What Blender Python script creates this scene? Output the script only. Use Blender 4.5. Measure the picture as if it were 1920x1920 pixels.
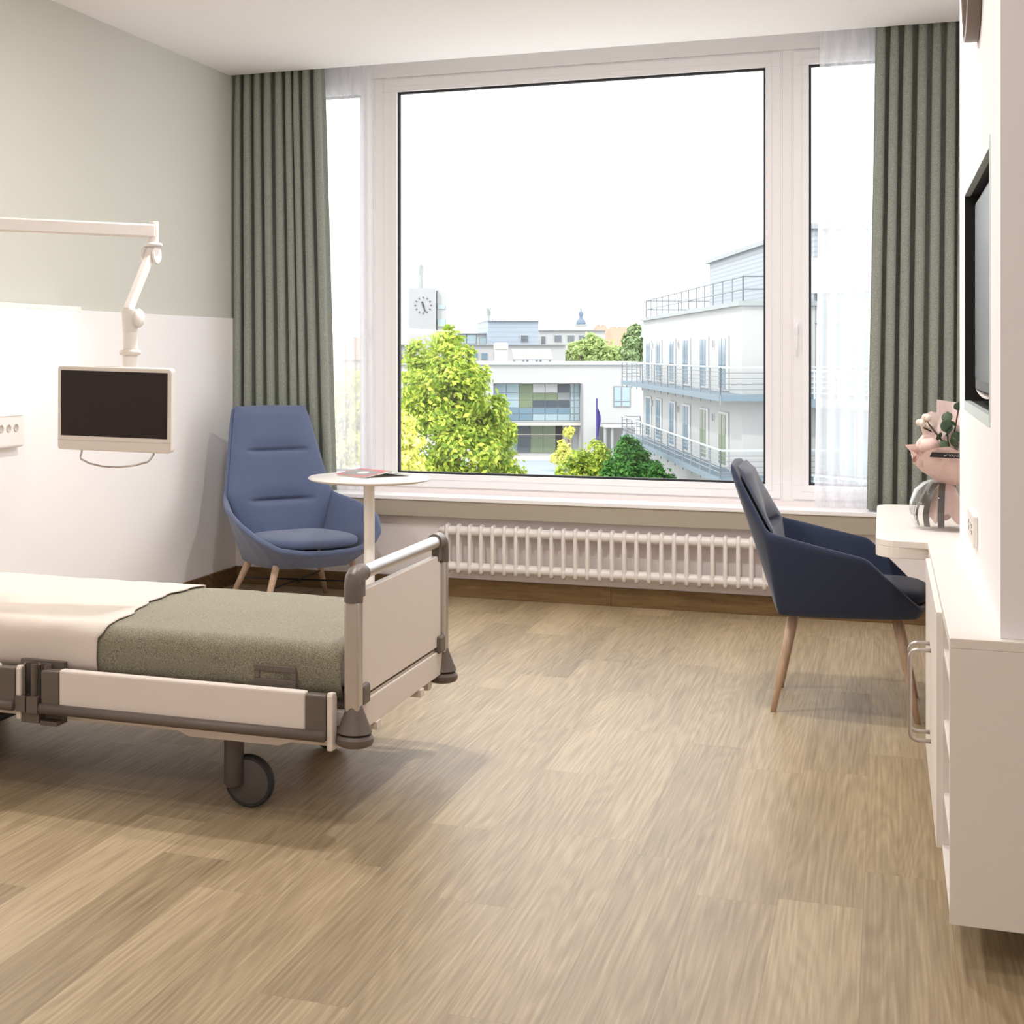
import bpy, math, random
from mathutils import Vector, Matrix, noise
PI = math.pi
R = random.Random(7)
for o in list(bpy.data.objects):
    bpy.data.objects.remove(o)
scn = bpy.context.scene
COL = scn.collection

# ------------------------------------------------------------------ camera
TH = math.radians(20.6025)
CS, SN = math.cos(TH), math.sin(TH)
cam_d = bpy.data.cameras.new('camera')
cam = bpy.data.objects.new('camera', cam_d)
COL.objects.link(cam)
cam.location = (0, 0, 1.4)
cam.rotation_euler = (PI / 2, 0, TH)
cam_d.sensor_fit = 'HORIZONTAL'
cam_d.sensor_width = 36
cam_d.lens = 50.625
cam_d.shift_x = 0.16406
cam_d.shift_y = -0.15521
cam_d.clip_start = 0.05
cam_d.clip_end = 900
scn.camera = cam

# ------------------------------------------------------------------ light
scn.view_settings.view_transform = 'Standard'
scn.view_settings.look = 'None'
scn.view_settings.exposure = 0.57
scn.view_settings.gamma = 1.0
scn.view_settings.use_curve_mapping = False
scn.cycles.max_bounces = 10
scn.cycles.diffuse_bounces = 6
scn.cycles.transparent_max_bounces = 24
scn.cycles.sample_clamp_indirect = 6.0
wd = bpy.data.worlds.new('sky')
scn.world = wd
wd.use_nodes = True
nt = wd.node_tree
bg = nt.nodes['Background']
bg.inputs[0].default_value = (0.97, 0.985, 1.0, 1)
bg.inputs[1].default_value = 2.3

def light(name, kind, loc, rot, power, color, **kw):
    d = bpy.data.lights.new(name, kind)
    d.energy = power
    d.color = color
    for k, v in kw.items():
        setattr(d, k, v)
    o = bpy.data.objects.new(name, d)
    o.location = loc
    o.rotation_euler = rot
    COL.objects.link(o)
    return o

# sun stands behind the hospital, high on the left: it lights the facades and trees over the road
light('sun', 'SUN', (0, 0, 30), (math.radians(48), 0, math.radians(-22)), 1.7, (1, 0.96, 0.88), angle=math.radians(2))
# window daylight guide for the sampler
wp = light('window_portal', 'AREA', (-1.5, 8.26, 1.83), (-PI / 2, 0, 0), 1, (1, 1, 1), shape='RECTANGLE', size=4.4, size_y=2.5)
wp.data.cycles.is_portal = True
LAMPS = [(-2.0, 5.0, 26, 'over the bed'), (-0.75, 5.6, 24, 'over the desk armchair'), (-0.75, 3.2, 9, 'over the middle of the floor'),
         (-2.2, 2.6, 9, 'over the open floor before the bed'), (-0.6, 0.6, 15, 'above the camera side of the room'), (-2.4, 0.3, 14, 'in the rear left corner')]

# ------------------------------------------------------------------ materials
def lin(c):
    return tuple(((v / 255) / 12.92 if v / 255 <= 0.04045 else ((v / 255 + 0.055) / 1.055) ** 2.4) for v in c)

def mat(name, rgb, rough=0.5, metal=0.0, spec=0.5, **kw):
    m = bpy.data.materials.new(name)
    m.use_nodes = True
    b = m.node_tree.nodes['Principled BSDF']
    b.inputs['Base Color'].default_value = (*lin(rgb), 1)
    b.inputs['Roughness'].default_value = rough
    b.inputs['Metallic'].default_value = metal
    b.inputs['Specular IOR Level'].default_value = spec
    for k, v in kw.items():
        b.inputs[k.replace('_', ' ')].default_value = v
    return m

def N(m, t, **kw):
    n = m.node_tree.nodes.new(t)
    for k, v in kw.items():
        setattr(n, k, v)
    return n

def L(m, a, b):
    m.node_tree.links.new(a, b)

def mathn(m, op, a, b=None):
    n = N(m, 'ShaderNodeMath', operation=op)
    for i, v in enumerate((a, b)):
        if v is None:
            continue
        if isinstance(v, (int, float)):
            n.inputs[i].default_value = v
        else:
            L(m, v, n.inputs[i])
    return n.outputs[0]

def fabric(name, c1, c2, scale=500, bump=0.3, rough=0.9, contrast=(0.35, 0.65), sheen=0.2):
    """two-tone woven cloth"""
    m = mat(name, c1, rough, spec=0.15)
    b = m.node_tree.nodes['Principled BSDF']
    tc = N(m, 'ShaderNodeTexCoord')
    nz = N(m, 'ShaderNodeTexNoise')
    nz.inputs['Scale'].default_value = scale
    nz.inputs['Detail'].default_value = 3
    L(m, tc.outputs['Object'], nz.inputs['Vector'])
    cr = N(m, 'ShaderNodeValToRGB')
    cr.color_ramp.elements[0].position, cr.color_ramp.elements[1].position = contrast
    cr.color_ramp.elements[0].color = (*lin(c1), 1)
    cr.color_ramp.elements[1].color = (*lin(c2), 1)
    L(m, nz.outputs['Fac'], cr.inputs[0])
    L(m, cr.outputs[0], b.inputs['Base Color'])
    bp = N(m, 'ShaderNodeBump')
    bp.inputs['Strength'].default_value = bump
    bp.inputs['Distance'].default_value = 0.002
    L(m, nz.outputs['Fac'], bp.inputs['Height'])
    L(m, bp.outputs[0], b.inputs['Normal'])
    b.inputs['Sheen Weight'].default_value = sheen
    return m

def wood(name, c1, c2, axis='Z', scale=1.0, rough=0.5):
    m = mat(name, c1, rough, spec=0.3)
    b = m.node_tree.nodes['Principled BSDF']
    tc = N(m, 'ShaderNodeTexCoord')
    mp = N(m, 'ShaderNodeMapping')
    s = {'X': (2, 22, 22), 'Y': (22, 2, 22), 'Z': (22, 22, 2)}[axis]
    mp.inputs['Scale'].default_value = tuple(v * scale for v in s)
    nz = N(m, 'ShaderNodeTexNoise')
    nz.inputs['Scale'].default_value = 2.0
    nz.inputs['Detail'].default_value = 6
    nz.inputs['Distortion'].default_value = 0.6
    L(m, tc.outputs['Object'], mp.inputs['Vector'])
    L(m, mp.outputs[0], nz.inputs['Vector'])
    cr = N(m, 'ShaderNodeValToRGB')
    cr.color_ramp.elements[0].position, cr.color_ramp.elements[1].position = 0.3, 0.7
    cr.color_ramp.elements[0].color = (*lin(c1), 1)
    cr.color_ramp.elements[1].color = (*lin(c2), 1)
    L(m, nz.outputs['Fac'], cr.inputs[0])
    L(m, cr.outputs[0], b.inputs['Base Color'])
    return m

def plank_floor(name):
    m = mat(name, (190, 170, 140), 0.42, spec=0.35)
    b = m.node_tree.nodes['Principled BSDF']
    geo = N(m, 'ShaderNodeNewGeometry')
    sp = N(m, 'ShaderNodeSeparateXYZ')
    L(m, geo.outputs['Position'], sp.inputs[0])
    X, Y = sp.outputs[0], sp.outputs[1]
    W_, L_ = 0.205, 1.22
    rowf = mathn(m, 'DIVIDE', mathn(m, 'ADD', X, 20.462 + 0.205 * 0.0 - 20.0 + 20.09), W_)
    row = mathn(m, 'FLOOR', rowf)
    fx = mathn(m, 'FRACT', rowf)
    wn = N(m, 'ShaderNodeTexWhiteNoise', noise_dimensions='1D')
    L(m, row, wn.inputs['W'])
    yy = mathn(m, 'ADD', mathn(m, 'DIVIDE', mathn(m, 'ADD', Y, 30.0), L_), mathn(m, 'MULTIPLY', wn.outputs['Value'], 3.0))
    idy = mathn(m, 'FLOOR', yy)
    fy = mathn(m, 'FRACT', yy)
    cb = N(m, 'ShaderNodeCombineXYZ')
    L(m, row, cb.inputs[0]); L(m, idy, cb.inputs[1])
    w2 = N(m, 'ShaderNodeTexWhiteNoise', noise_dimensions='3D')
    L(m, cb.outputs[0], w2.inputs['Vector'])
    rnd = w2.outputs['Value']
    # grain coordinates, shifted per plank
    gx = mathn(m, 'ADD', mathn(m, 'MULTIPLY', X, 7.0), mathn(m, 'MULTIPLY', rnd, 90.0))
    gy = mathn(m, 'ADD', mathn(m, 'MULTIPLY', Y, 0.6), mathn(m, 'MULTIPLY', rnd, 37.0))
    gv = N(m, 'ShaderNodeCombineXYZ')
    L(m, gx, gv.inputs[0]); L(m, gy, gv.inputs[1])
    n1 = N(m, 'ShaderNodeTexNoise')
    n1.inputs['Scale'].default_value = 0.55
    n1.inputs['Detail'].default_value = 2.5
    n1.inputs['Roughness'].default_value = 0.45
    L(m, gv.outputs[0], n1.inputs['Vector'])
    rings = mathn(m, 'SINE', mathn(m, 'MULTIPLY', n1.outputs['Fac'], 190.0))
    rings = mathn(m, 'MULTIPLY_ADD', rings, 0.5)
    rings.node.inputs[2].default_value = 0.5
    # fine pores
    pv = N(m, 'ShaderNodeCombineXYZ')
    L(m, mathn(m, 'MULTIPLY', gx, 16.0), pv.inputs[0]); L(m, mathn(m, 'MULTIPLY', gy, 5.0), pv.inputs[1])
    n2 = N(m, 'ShaderNodeTexNoise')
    n2.inputs['Scale'].default_value = 1.0
    n2.inputs['Detail'].default_value = 4
    L(m, pv.outputs[0], n2.inputs['Vector'])
    # broad tone
    n3 = N(m, 'ShaderNodeTexNoise')
    n3.inputs['Scale'].default_value = 0.35
    n3.inputs['Detail'].default_value = 3
    L(m, gv.outputs[0], n3.inputs['Vector'])
    t = mathn(m, 'MULTIPLY', rings, 0.075)
    t = mathn(m, 'ADD', t, mathn(m, 'MULTIPLY', n2.outputs['Fac'], 0.66))
    t = mathn(m, 'ADD', t, mathn(m, 'MULTIPLY', n3.outputs['Fac'], 0.55))
    t = mathn(m, 'ADD', t, mathn(m, 'MULTIPLY', rnd, 0.15))
    cr = N(m, 'ShaderNodeValToRGB')
    e = cr.color_ramp.elements
    e[0].position = 0.38; e[0].color = (*lin((112, 95, 72)), 1)
    e[1].position = 1.15 if False else 1.0; e[1].color = (*lin((188, 169, 137)), 1)
    k = e.new(0.72); k.color = (*lin((158, 139, 110)), 1)
    L(m, t, cr.inputs[0])
    # joints
    ex = mathn(m, 'MINIMUM', fx, mathn(m, 'SUBTRACT', 1.0, fx))
    ey = mathn(m, 'MULTIPLY', mathn(m, 'MINIMUM', fy, mathn(m, 'SUBTRACT', 1.0, fy)), L_ / W_)
    edge = mathn(m, 'LESS_THAN', mathn(m, 'MINIMUM', ex, ey), 0.005)
    mx = N(m, 'ShaderNodeMix', data_type='RGBA')
    L(m, mathn(m, 'MULTIPLY', edge, 0.35), mx.inputs['Factor'])
    L(m, cr.outputs[0], mx.inputs['A'])
    mx.inputs['B'].default_value = (*lin((105, 84, 60)), 1)
    L(m, mx.outputs['Result'], b.inputs['Base Color'])
    bp = N(m, 'ShaderNodeBump')
    bp.inputs['Strength'].default_value = 0.12
    bp.inputs['Distance'].default_value = 0.001
    L(m, t, bp.inputs['Height'])
    L(m, bp.outputs[0], b.inputs['Normal'])
    return m

def clear_glass(name, tint=(1, 1, 1), refl=0.03):
    m = bpy.data.materials.new(name)
    m.use_nodes = True
    m.node_tree.nodes.clear()
    out = N(m, 'ShaderNodeOutputMaterial')
    tr = N(m, 'ShaderNodeBsdfTransparent'); tr.inputs[0].default_value = (*tint, 1)
    gl = N(m, 'ShaderNodeBsdfGlossy'); gl.inputs['Roughness'].default_value = 0.02
    mx = N(m, 'ShaderNodeMixShader')
    fr = N(m, 'ShaderNodeLayerWeight'); fr.inputs[0].default_value = 0.5
    pw = mathn(m, 'MULTIPLY_ADD', mathn(m, 'POWER', fr.outputs['Facing'], 2.5), 0.6)
    pw.node.inputs[2].default_value = refl
    L(m, pw, mx.inputs[0])
    L(m, tr.outputs[0], mx.inputs[1]); L(m, gl.outputs[0], mx.inputs[2])
    L(m, mx.outputs[0], out.inputs[0])
    return m

def sheer_mat(name):
    m = bpy.data.materials.new(name)
    m.use_nodes = True
    m.node_tree.nodes.clear()
    out = N(m, 'ShaderNodeOutputMaterial')
    tr = N(m, 'ShaderNodeBsdfTransparent')
    df = N(m, 'ShaderNodeBsdfDiffuse'); df.inputs[0].default_value = (0.93, 0.93, 0.95, 1)
    tl = N(m, 'ShaderNodeBsdfTranslucent'); tl.inputs[0].default_value = (0.95, 0.96, 1.0, 1)
    a = N(m, 'ShaderNodeMixShader'); a.inputs[0].default_value = 0.6
    L(m, df.outputs[0], a.inputs[1]); L(m, tl.outputs[0], a.inputs[2])
    mx = N(m, 'ShaderNodeMixShader')
    lw = N(m, 'ShaderNodeLayerWeight'); lw.inputs[0].default_value = 0.35
    f = mathn(m, 'MULTIPLY_ADD', lw.outputs['Facing'], 0.36)
    f.node.inputs[2].default_value = 0.58
    L(m, f, mx.inputs[0])
    L(m, tr.outputs[0], mx.inputs[1]); L(m, a.outputs[0], mx.inputs[2])
    L(m, mx.outputs[0], out.inputs[0])
    return m

def emit(name, rgb, power):
    m = bpy.data.materials.new(name)
    m.use_nodes = True
    b = m.node_tree.nodes['Principled BSDF']
    b.inputs['Base Color'].default_value = (*lin(rgb), 1)
    b.inputs['Emission Color'].default_value = (*lin(rgb), 1)
    b.inputs['Emission Strength'].default_value = power
    return m

def leaf_mat(name, c1, c2, back):
    m = mat(name, c1, 0.6, spec=0.2)
    b = m.node_tree.nodes['Principled BSDF']
    geo = N(m, 'ShaderNodeNewGeometry')
    cr = N(m, 'ShaderNodeValToRGB')
    cr.color_ramp.elements[0].color = (*lin(c1), 1)
    cr.color_ramp.elements[1].color = (*lin(c2), 1)
    L(m, geo.outputs['Random Per Island'], cr.inputs[0])
    L(m, cr.outputs[0], b.inputs['Base Color'])
    tl = N(m, 'ShaderNodeBsdfTranslucent'); tl.inputs[0].default_value = (*lin(back), 1)
    mx = N(m, 'ShaderNodeMixShader'); mx.inputs[0].default_value = 0.35
    out = m.node_tree.nodes['Material Output']
    L(m, b.outputs[0], mx.inputs[1]); L(m, tl.outputs[0], mx.inputs[2])
    L(m, mx.outputs[0], out.inputs[0])
    return m

def stripes(name, c1, c2, period, width=0.5, rough=0.6):
    m = mat(name, c1, rough)
    b = m.node_tree.nodes['Principled BSDF']
    geo = N(m, 'ShaderNodeNewGeometry')
    sp = N(m, 'ShaderNodeSeparateXYZ')
    L(m, geo.outputs['Position'], sp.inputs[0])
    f = mathn(m, 'FRACT', mathn(m, 'DIVIDE', mathn(m, 'ADD', sp.outputs[2], 50.0), period))
    g = mathn(m, 'LESS_THAN', f, width)
    mx = N(m, 'ShaderNodeMix', data_type='RGBA')
    L(m, g, mx.inputs['Factor'])
    mx.inputs['A'].default_value = (*lin(c1), 1)
    mx.inputs['B'].default_value = (*lin(c2), 1)
    L(m, mx.outputs['Result'], b.inputs['Base Color'])
    return m

M = dict(
    floor=plank_floor('oak_plank_vinyl'),
    ceil=mat('ceiling_paint', (248, 247, 247), 0.9, spec=0.1),
    sage=mat('sage_grey_paint', (206, 207, 199), 0.9, spec=0.1),
    wallw=mat('white_wall_paint', (243, 241, 242), 0.85, spec=0.15),
    wallpink=mat('warm_white_wall', (240, 232, 231), 0.9, spec=0.1),
    fascia=mat('taupe_sill_fascia', (172, 163, 148), 0.7, spec=0.2),
    base=wood('oak_skirting', (100, 76, 47), (126, 99, 64), 'X', 1.0, 0.55),
    upvc=mat('white_window_frame', (247, 246, 248), 0.4),
    gasket=mat('dark_rubber_gasket', (38, 38, 40), 0.6),
    glass=clear_glass('window_glass'),
    sheer=sheer_mat('white_voile'),
    curtain=fabric('sage_green_curtain', (114, 120, 112), (180, 185, 175), 420, 0.4),
    blue=fabric('blue_upholstery', (88, 99, 130), (100, 113, 144), 900, 0.15, sheen=0.3),
    blue_shaded=fabric('blue_upholstery_shaded', (44, 51, 71), (52, 60, 83), 900, 0.15, sheen=0.3),  # lounge chair cloth again, with the shaded side's darkness put into the colour
    ash=wood('pale_ash_wood', (186, 158, 134), (212, 186, 162), 'Z', 2.2),
    black=mat('black_metal', (28, 28, 30), 0.45, 0.3),
    whitelac=mat('white_lacquer', (240, 236, 232), 0.35),
    white=mat('white_plastic', (238, 233, 228), 0.4),
    bedwhite=mat('bed_white_laminate', (228, 218, 210), 0.4),
    taupe=mat('taupe_bed_plastic', (104, 94, 86), 0.42),
    alu=mat('brushed_aluminium', (212, 208, 206), 0.28, 0.9),
    steel=mat('satin_steel', (190, 182, 178), 0.3, 0.9),
    tyre=mat('black_rubber', (44, 45, 50), 0.6),
    hub=mat('grey_wheel_hub', (88, 82, 82), 0.5),
    blanket=fabric('olive_grey_blanket', (98, 95, 80), (160, 155, 134), 380, 0.5),
    sheet=fabric('cream_bed_cover', (212, 200, 190), (220, 209, 199), 700, 0.1),
    mattress=fabric('mattress_ticking', (220, 220, 220), (235, 235, 235), 500, 0.1),
    screen=mat('dark_screen_glass', (44, 36, 34), 0.25, spec=0.4),
    monwhite=mat('monitor_casing', (232, 224, 216), 0.4),
    tvscreen=mat('grey_tv_glass', (92, 98, 106), 0.15, spec=0.8),
    tvblack=mat('black_niche_lining', (20, 19, 19), 0.5),
    tvframe=mat('pale_blue_grey_trim', (190, 200, 200), 0.4),
    clockrim=mat('taupe_clock_rim', (120, 104, 94), 0.4),
    clockface=mat('white_clock_face', (240, 240, 238), 0.5),
    cab=mat('white_cabinet_laminate', (236, 229, 222), 0.4),
    rad=mat('white_radiator_enamel', (236, 230, 226), 0.35),
    lampglow=emit('warm_lamp_diffuser', (255, 242, 228), 17.0),
    plastic_hole=mat('socket_recess', (196, 188, 178), 0.6),
    paper=mat('pink_wrapping_paper', (212, 184, 174), 0.6),
    paper2=mat('pale_pink_tissue', (232, 216, 212), 0.7),
    petal=mat('blush_petals', (234, 204, 196), 0.6),
    cotton=mat('cotton_boll', (240, 230, 218), 0.9),
    stem=mat('brown_stem', (74, 58, 46), 0.7),
    euca=mat('eucalyptus_leaf', (66, 88, 62), 0.55),
    ribbon=mat('charcoal_ribbon', (62, 56, 50), 0.35),
    ribbonblack=mat('black_band', (22, 20, 20), 0.5),
    letter=mat('white_lettering', (235, 232, 228), 0.6),
    vase=clear_glass('clear_vase_glass', (0.97, 0.97, 0.97), 0.06),
    magred=mat('magazine_red_print', (205, 120, 120), 0.5),
    maggrey=mat('magazine_grey_print', (150, 150, 152), 0.5),
    magpage=mat('magazine_pages', (226, 226, 220), 0.7),
    # town outside
    render=mat('white_render', (161, 163, 163), 0.9),
    render2=mat('cool_white_render', (166, 172, 176), 0.9),
    cream=mat('cream_render', (182, 178, 166), 0.9),
    bluegrey=stripes('blue_grey_cladding', (140, 151, 163), (132, 143, 156), 0.5, 0.3),
    clad=stripes('grey_corrugated_cladding', (142, 149, 155), (128, 136, 143), 0.2, 0.35),
    coping=mat('grey_coping', (136, 142, 144), 0.6),
    balc=mat('blue_grey_balcony_steel', (96, 114, 126), 0.6),
    rail=mat('galvanised_rail', (112, 120, 126), 0.5),
    railw=mat('pale_handrail', (160, 170, 176), 0.5),
    pane=mat('blue_window_glass', (96, 120, 136), 0.12, spec=0.9),
    paned=mat('dark_window_glass', (62, 72, 82), 0.12, spec=0.9),
    panel_=mat('pale_blue_glass', (140, 160, 168), 0.12, spec=0.9),
    panegreen=mat('green_reflecting_glass', (104, 118, 92), 0.15, spec=0.9),
    teal=mat('teal_facade_glass', (84, 128, 138), 0.12, spec=0.9),
    wframe=mat('pale_window_frame', (168, 170, 172), 0.6),
    dframe=mat('grey_window_frame', (120, 124, 128), 0.6),
    dark=mat('dark_interior', (60, 58, 56), 0.9),
    redroof=mat('red_clay_tiles', (172, 124, 106), 0.9),
    tower=mat('grey_clock_tower', (150, 152, 154), 0.9),
    towerink=mat('dark_clock_hands', (60, 64, 70), 0.7),
    copper=mat('blue_green_copper', (96, 112, 128), 0.8),
    stone=mat('rosy_stone', (178, 168, 164), 0.9),
    pave=mat('pale_paving', (184, 184, 181), 0.95),
    drive=mat('blue_grey_asphalt', (128, 138, 148), 0.95),
    solar=mat('pale_solar_panel', (150, 155, 160), 0.3),
    flag=mat('purple_flag_cloth', (66, 58, 130), 0.8),
    bark=mat('brown_bark', (92, 74, 58), 0.95),
    leafy=leaf_mat('yellow_green_leaves', (72, 118, 36), (206, 214, 92), (180, 204, 70)),  # random leaf tones carry sun highlights and crown shade as colour
    leafp=leaf_mat('pale_yellow_leaves', (176, 186, 84), (244, 238, 150), (226, 230, 110)),
    leafd=leaf_mat('dark_green_leaves', (36, 88, 48), (88, 140, 60), (70, 140, 50)),
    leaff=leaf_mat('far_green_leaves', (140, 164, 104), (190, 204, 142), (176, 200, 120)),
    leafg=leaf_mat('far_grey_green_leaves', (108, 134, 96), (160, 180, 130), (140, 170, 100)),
)

# ------------------------------------------------------------------ mesh builder
class MB:
    def __init__(s):
        s.v = []; s.f = []; s.mi = []; s.cur = 0
    def face(s, idx):
        s.f.append(tuple(idx)); s.mi.append(s.cur)
    def addv(s, pts):
        n = len(s.v); s.v.extend(Vector(p) for p in pts); return n
    def box(s, x0, x1, y0, y1, z0, z1):
        n = s.addv([(x0, y0, z0), (x1, y0, z0), (x1, y1, z0), (x0, y1, z0), (x0, y0, z1), (x1, y0, z1), (x1, y1, z1), (x0, y1, z1)])
        for q in ((0, 3, 2, 1), (4, 5, 6, 7), (0, 1, 5, 4), (1, 2, 6, 5), (2, 3, 7, 6), (3, 0, 4, 7)):
            s.face([n + i for i in q])
        return s
    def ring(s, c, u, w, r, k, r2=None):
        return s.addv([Vector(c) + u * (math.cos(2 * PI * i / k) * r) + w * (math.sin(2 * PI * i / k) * (r2 or r)) for i in range(k)])
    def tube(s, pts, rad, k=12, cap=True):
        pts = [Vector(p) for p in pts]
        rads = rad if isinstance(rad, (list, tuple)) else [rad] * len(pts)
        prev = None; rings = []
        for i, p in enumerate(pts):
            a = pts[max(i - 1, 0)]; b = pts[min(i + 1, len(pts) - 1)]
            t = (b - a).normalized()
            if prev is None:
                h = Vector((0, 0, 1)) if abs(t.z) < 0.9 else Vector((1, 0, 0))
                u = t.cross(h).normalized()
            else:
                u = (prev - t * prev.dot(t)).normalized()
            prev = u
            w = t.cross(u)
            rings.append(s.ring(p, u, w, rads[i], k))
        for a, b in zip(rings, rings[1:]):
            for i in range(k):
                j = (i + 1) % k
                s.face((a + i, a + j, b + j, b + i))
        if cap:
            s.face([rings[0] + i for i in range(k)][::-1])
            s.face([rings[-1] + i for i in range(k)])
        return s
    def lathe(s, c, prof, k=24, axis='Z'):
        """prof: list of (radius, height) along axis"""
        c = Vector(c)
        ax = {'Z': (Vector((1, 0, 0)), Vector((0, 1, 0)), Vector((0, 0, 1))),
              'X': (Vector((0, 1, 0)), Vector((0, 0, 1)), Vector((1, 0, 0))),
              'Y': (Vector((0, 0, 1)), Vector((1, 0, 0)), Vector((0, 1, 0)))}[axis]
        rs = [s.ring(c + ax[2] * h, ax[0], ax[1], max(r, 1e-5), k) for r, h in prof]
        for a, b in zip(rs, rs[1:]):
            for i in range(k):
                j = (i + 1) % k
                s.face((a + i, a + j, b + j, b + i))
        s.face([rs[0] + i for i in range(k)][::-1]); s.face([rs[-1] + i for i in range(k)])
        return s
    def prism(s, pts, z0, z1):
        k = len(pts)
        a = s.addv([(x, y, z0) for x, y in pts]); b = s.addv([(x, y, z1) for x, y in pts])
        s.face([a + i for i in range(k)][::-1]); s.face([b + i for i in range(k)])
        for i in range(k):
            j = (i + 1) % k
            s.face((a + i, a + j, b + j, b + i))
        return s
    def poly_extr(s, pts, d):
        """pts: planar 3-D polygon, extruded by vector d"""
        k = len(pts); d = Vector(d)
        a = s.addv(pts); b = s.addv([Vector(p) + d for p in pts])
        s.face([a + i for i in range(k)][::-1]); s.face([b + i for i in range(k)])
        for i in range(k):
            j = (i + 1) % k
            s.face((a + i, a + j, b + j, b + i))
        return s
    def grid(s, nu, nv, fn):
        n = len(s.v)
        for j in range(nv + 1):
            for i in range(nu + 1):
                s.v.append(Vector(fn(i / nu, j / nv)))
        for j in range(nv):
            for i in range(nu):
                a = n + j * (nu + 1) + i
                s.face((a, a + 1, a + nu + 2, a + nu + 1))
        return s
    def frame_xz(s, x0, x1, z0, z1, w, y0, y1):
        s.box(x0, x1, y0, y1, z0, z0 + w); s.box(x0, x1, y0, y1, z1 - w, z1)
        s.box(x0, x0 + w, y0, y1, z0 + w, z1 - w); s.box(x1 - w, x1, y0, y1, z0 + w, z1 - w)
        return s
    def blob(s, c, r, k=12, j=8):
        c = Vector(c); r = Vector(r) if hasattr(r, '__len__') else Vector((r, r, r))
        prev = None
        top = s.addv([c + Vector((0, 0, r.z))])
        rings = []
        for a in range(1, j):
            t = PI * a / j
            rings.append(s.addv([c + Vector((r.x * math.sin(t) * math.cos(2 * PI * i / k), r.y * math.sin(t) * math.sin(2 * PI * i / k), r.z * math.cos(t))) for i in range(k)]))
        bot = s.addv([c - Vector((0, 0, r.z))])
        for i in range(k):
            q = (i + 1) % k
            s.face((top, rings[0] + i, rings[0] + q)); s.face((bot, rings[-1] + q, rings[-1] + i))
            for a, b in zip(rings, rings[1:]):
                s.face((a + i, b + i, b + q, a + q))
        return s
    def build(s, name, m, parent=None, org=None, bevel=0, smooth=False, seg=2, subd=0, solid=0, crease=None):
        """org: base point; vertices are given in the same frame as org"""
        if org is None:
            org = parent['_o'] if parent is not None and '_o' in parent else (0, 0, 0)
        org = Vector(org)
        me = bpy.data.meshes.new(name)
        me.from_pydata([tuple(p - org) for p in s.v], [], s.f)
        for mm in (m if isinstance(m, (list, tuple)) else [m]):
            me.materials.append(mm)
        for p, k in zip(me.polygons, s.mi):
            p.material_index = k
            p.use_smooth = bool(smooth)
        me.validate(); me.update()
        o = bpy.data.objects.new(name, me)
        COL.objects.link(o)
        if solid:
            q = o.modifiers.new('solid', 'SOLIDIFY'); q.thickness = solid; q.offset = -1
        if bevel:
            q = o.modifiers.new('bevel', 'BEVEL'); q.width = bevel; q.segments = seg; q.limit_method = 'ANGLE'; q.angle_limit = math.radians(35)
            q.harden_normals = False
        if subd:
            q = o.modifiers.new('subd', 'SUBSURF'); q.levels = subd; q.render_levels = subd
        if parent is not None:
            o.parent = parent
        else:
            o.location = org
        return o

def thing(name, label, cat, loc, group=None, town=False):
    o = bpy.data.objects.new(name, None)
    o.empty_display_size = 0.1
    COL.objects.link(o)
    if town:
        o.location = (loc[0] * CS - loc[1] * SN, loc[0] * SN + loc[1] * CS, loc[2])
        o.rotation_euler = (0, 0, TH)
    else:
        o.location = loc
    o['_o'] = tuple(loc)
    o['label'] = label; o['category'] = cat
    if group: o['group'] = group
    return o

def tag(o, label, cat, group=None):
    o['label'] = label; o['category'] = cat
    if group: o['group'] = group
    return o

def struct(name, mb, m, **kw):
    o = mb.build(name, m, **kw); o['kind'] = 'structure'; return o

def rot_about(mb, start, c, ang, axis='Z'):
    Mx = Matrix.Translation(Vector(c)) @ Matrix.Rotation(ang, 4, axis) @ Matrix.Translation(-Vector(c))
    for i in range(start, len(mb.v)):
        mb.v[i] = Mx @ mb.v[i]

# ================================================================== ROOM
XL, YW, CZ = -3.724, 7.991, 3.083
XN = 1.7            # right-hand wall of the wide part, beside the camera
YB = -1.4
struct('floor', MB().box(XL - .1, XN + .1, YB - .1, YW + .35, -.12, 0), M['floor'])
struct('ceiling', MB().box(XL - .1, XN + .1, YB - .1, 7.93, CZ, CZ + .3), M['ceil'])
struct('trim_2', MB().box(XL - .1, 0.85, 7.93, 8.34, 3.34, 3.44), M['ceil'])           # top of the curtain pocket
# left wall: sage upper paint, white wipe-down panel below
struct('wall_left', MB().box(XL - .12, XL, YB - .1, 8.34, 0, 3.4), M['sage'])
struct('trim_1', MB().box(XL, XL + .014, YB, 7.985, 0.0, 1.611), M['wallw'], bevel=.003)
struct('wall_rear', MB().box(XL - .1, XN + .1, YB - .1, YB, 0, CZ), M['wallpink'])
struct('wall_near_right', MB().box(XN, XN + .1, YB, 3.6, 0, CZ), M['wallpink'])
# window wall: parapet below the sill, sides, head
wb = MB()
wb.box(XL, 0.85, YW, 8.34, 0, .46)
wb.box(XL, 0.85, 8.12, 8.34, .46, .60)
wb.box(XL, 0.85, 8.17, 8.34, 3.04, 3.34)
wb.box(XL, -3.70, 8.12, 8.34, .60, 3.04)
wb.box(.71, 0.85, 8.12, 8.34, .60, 3.04)
struct('wall_back', wb, M['wallpink'])
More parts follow.
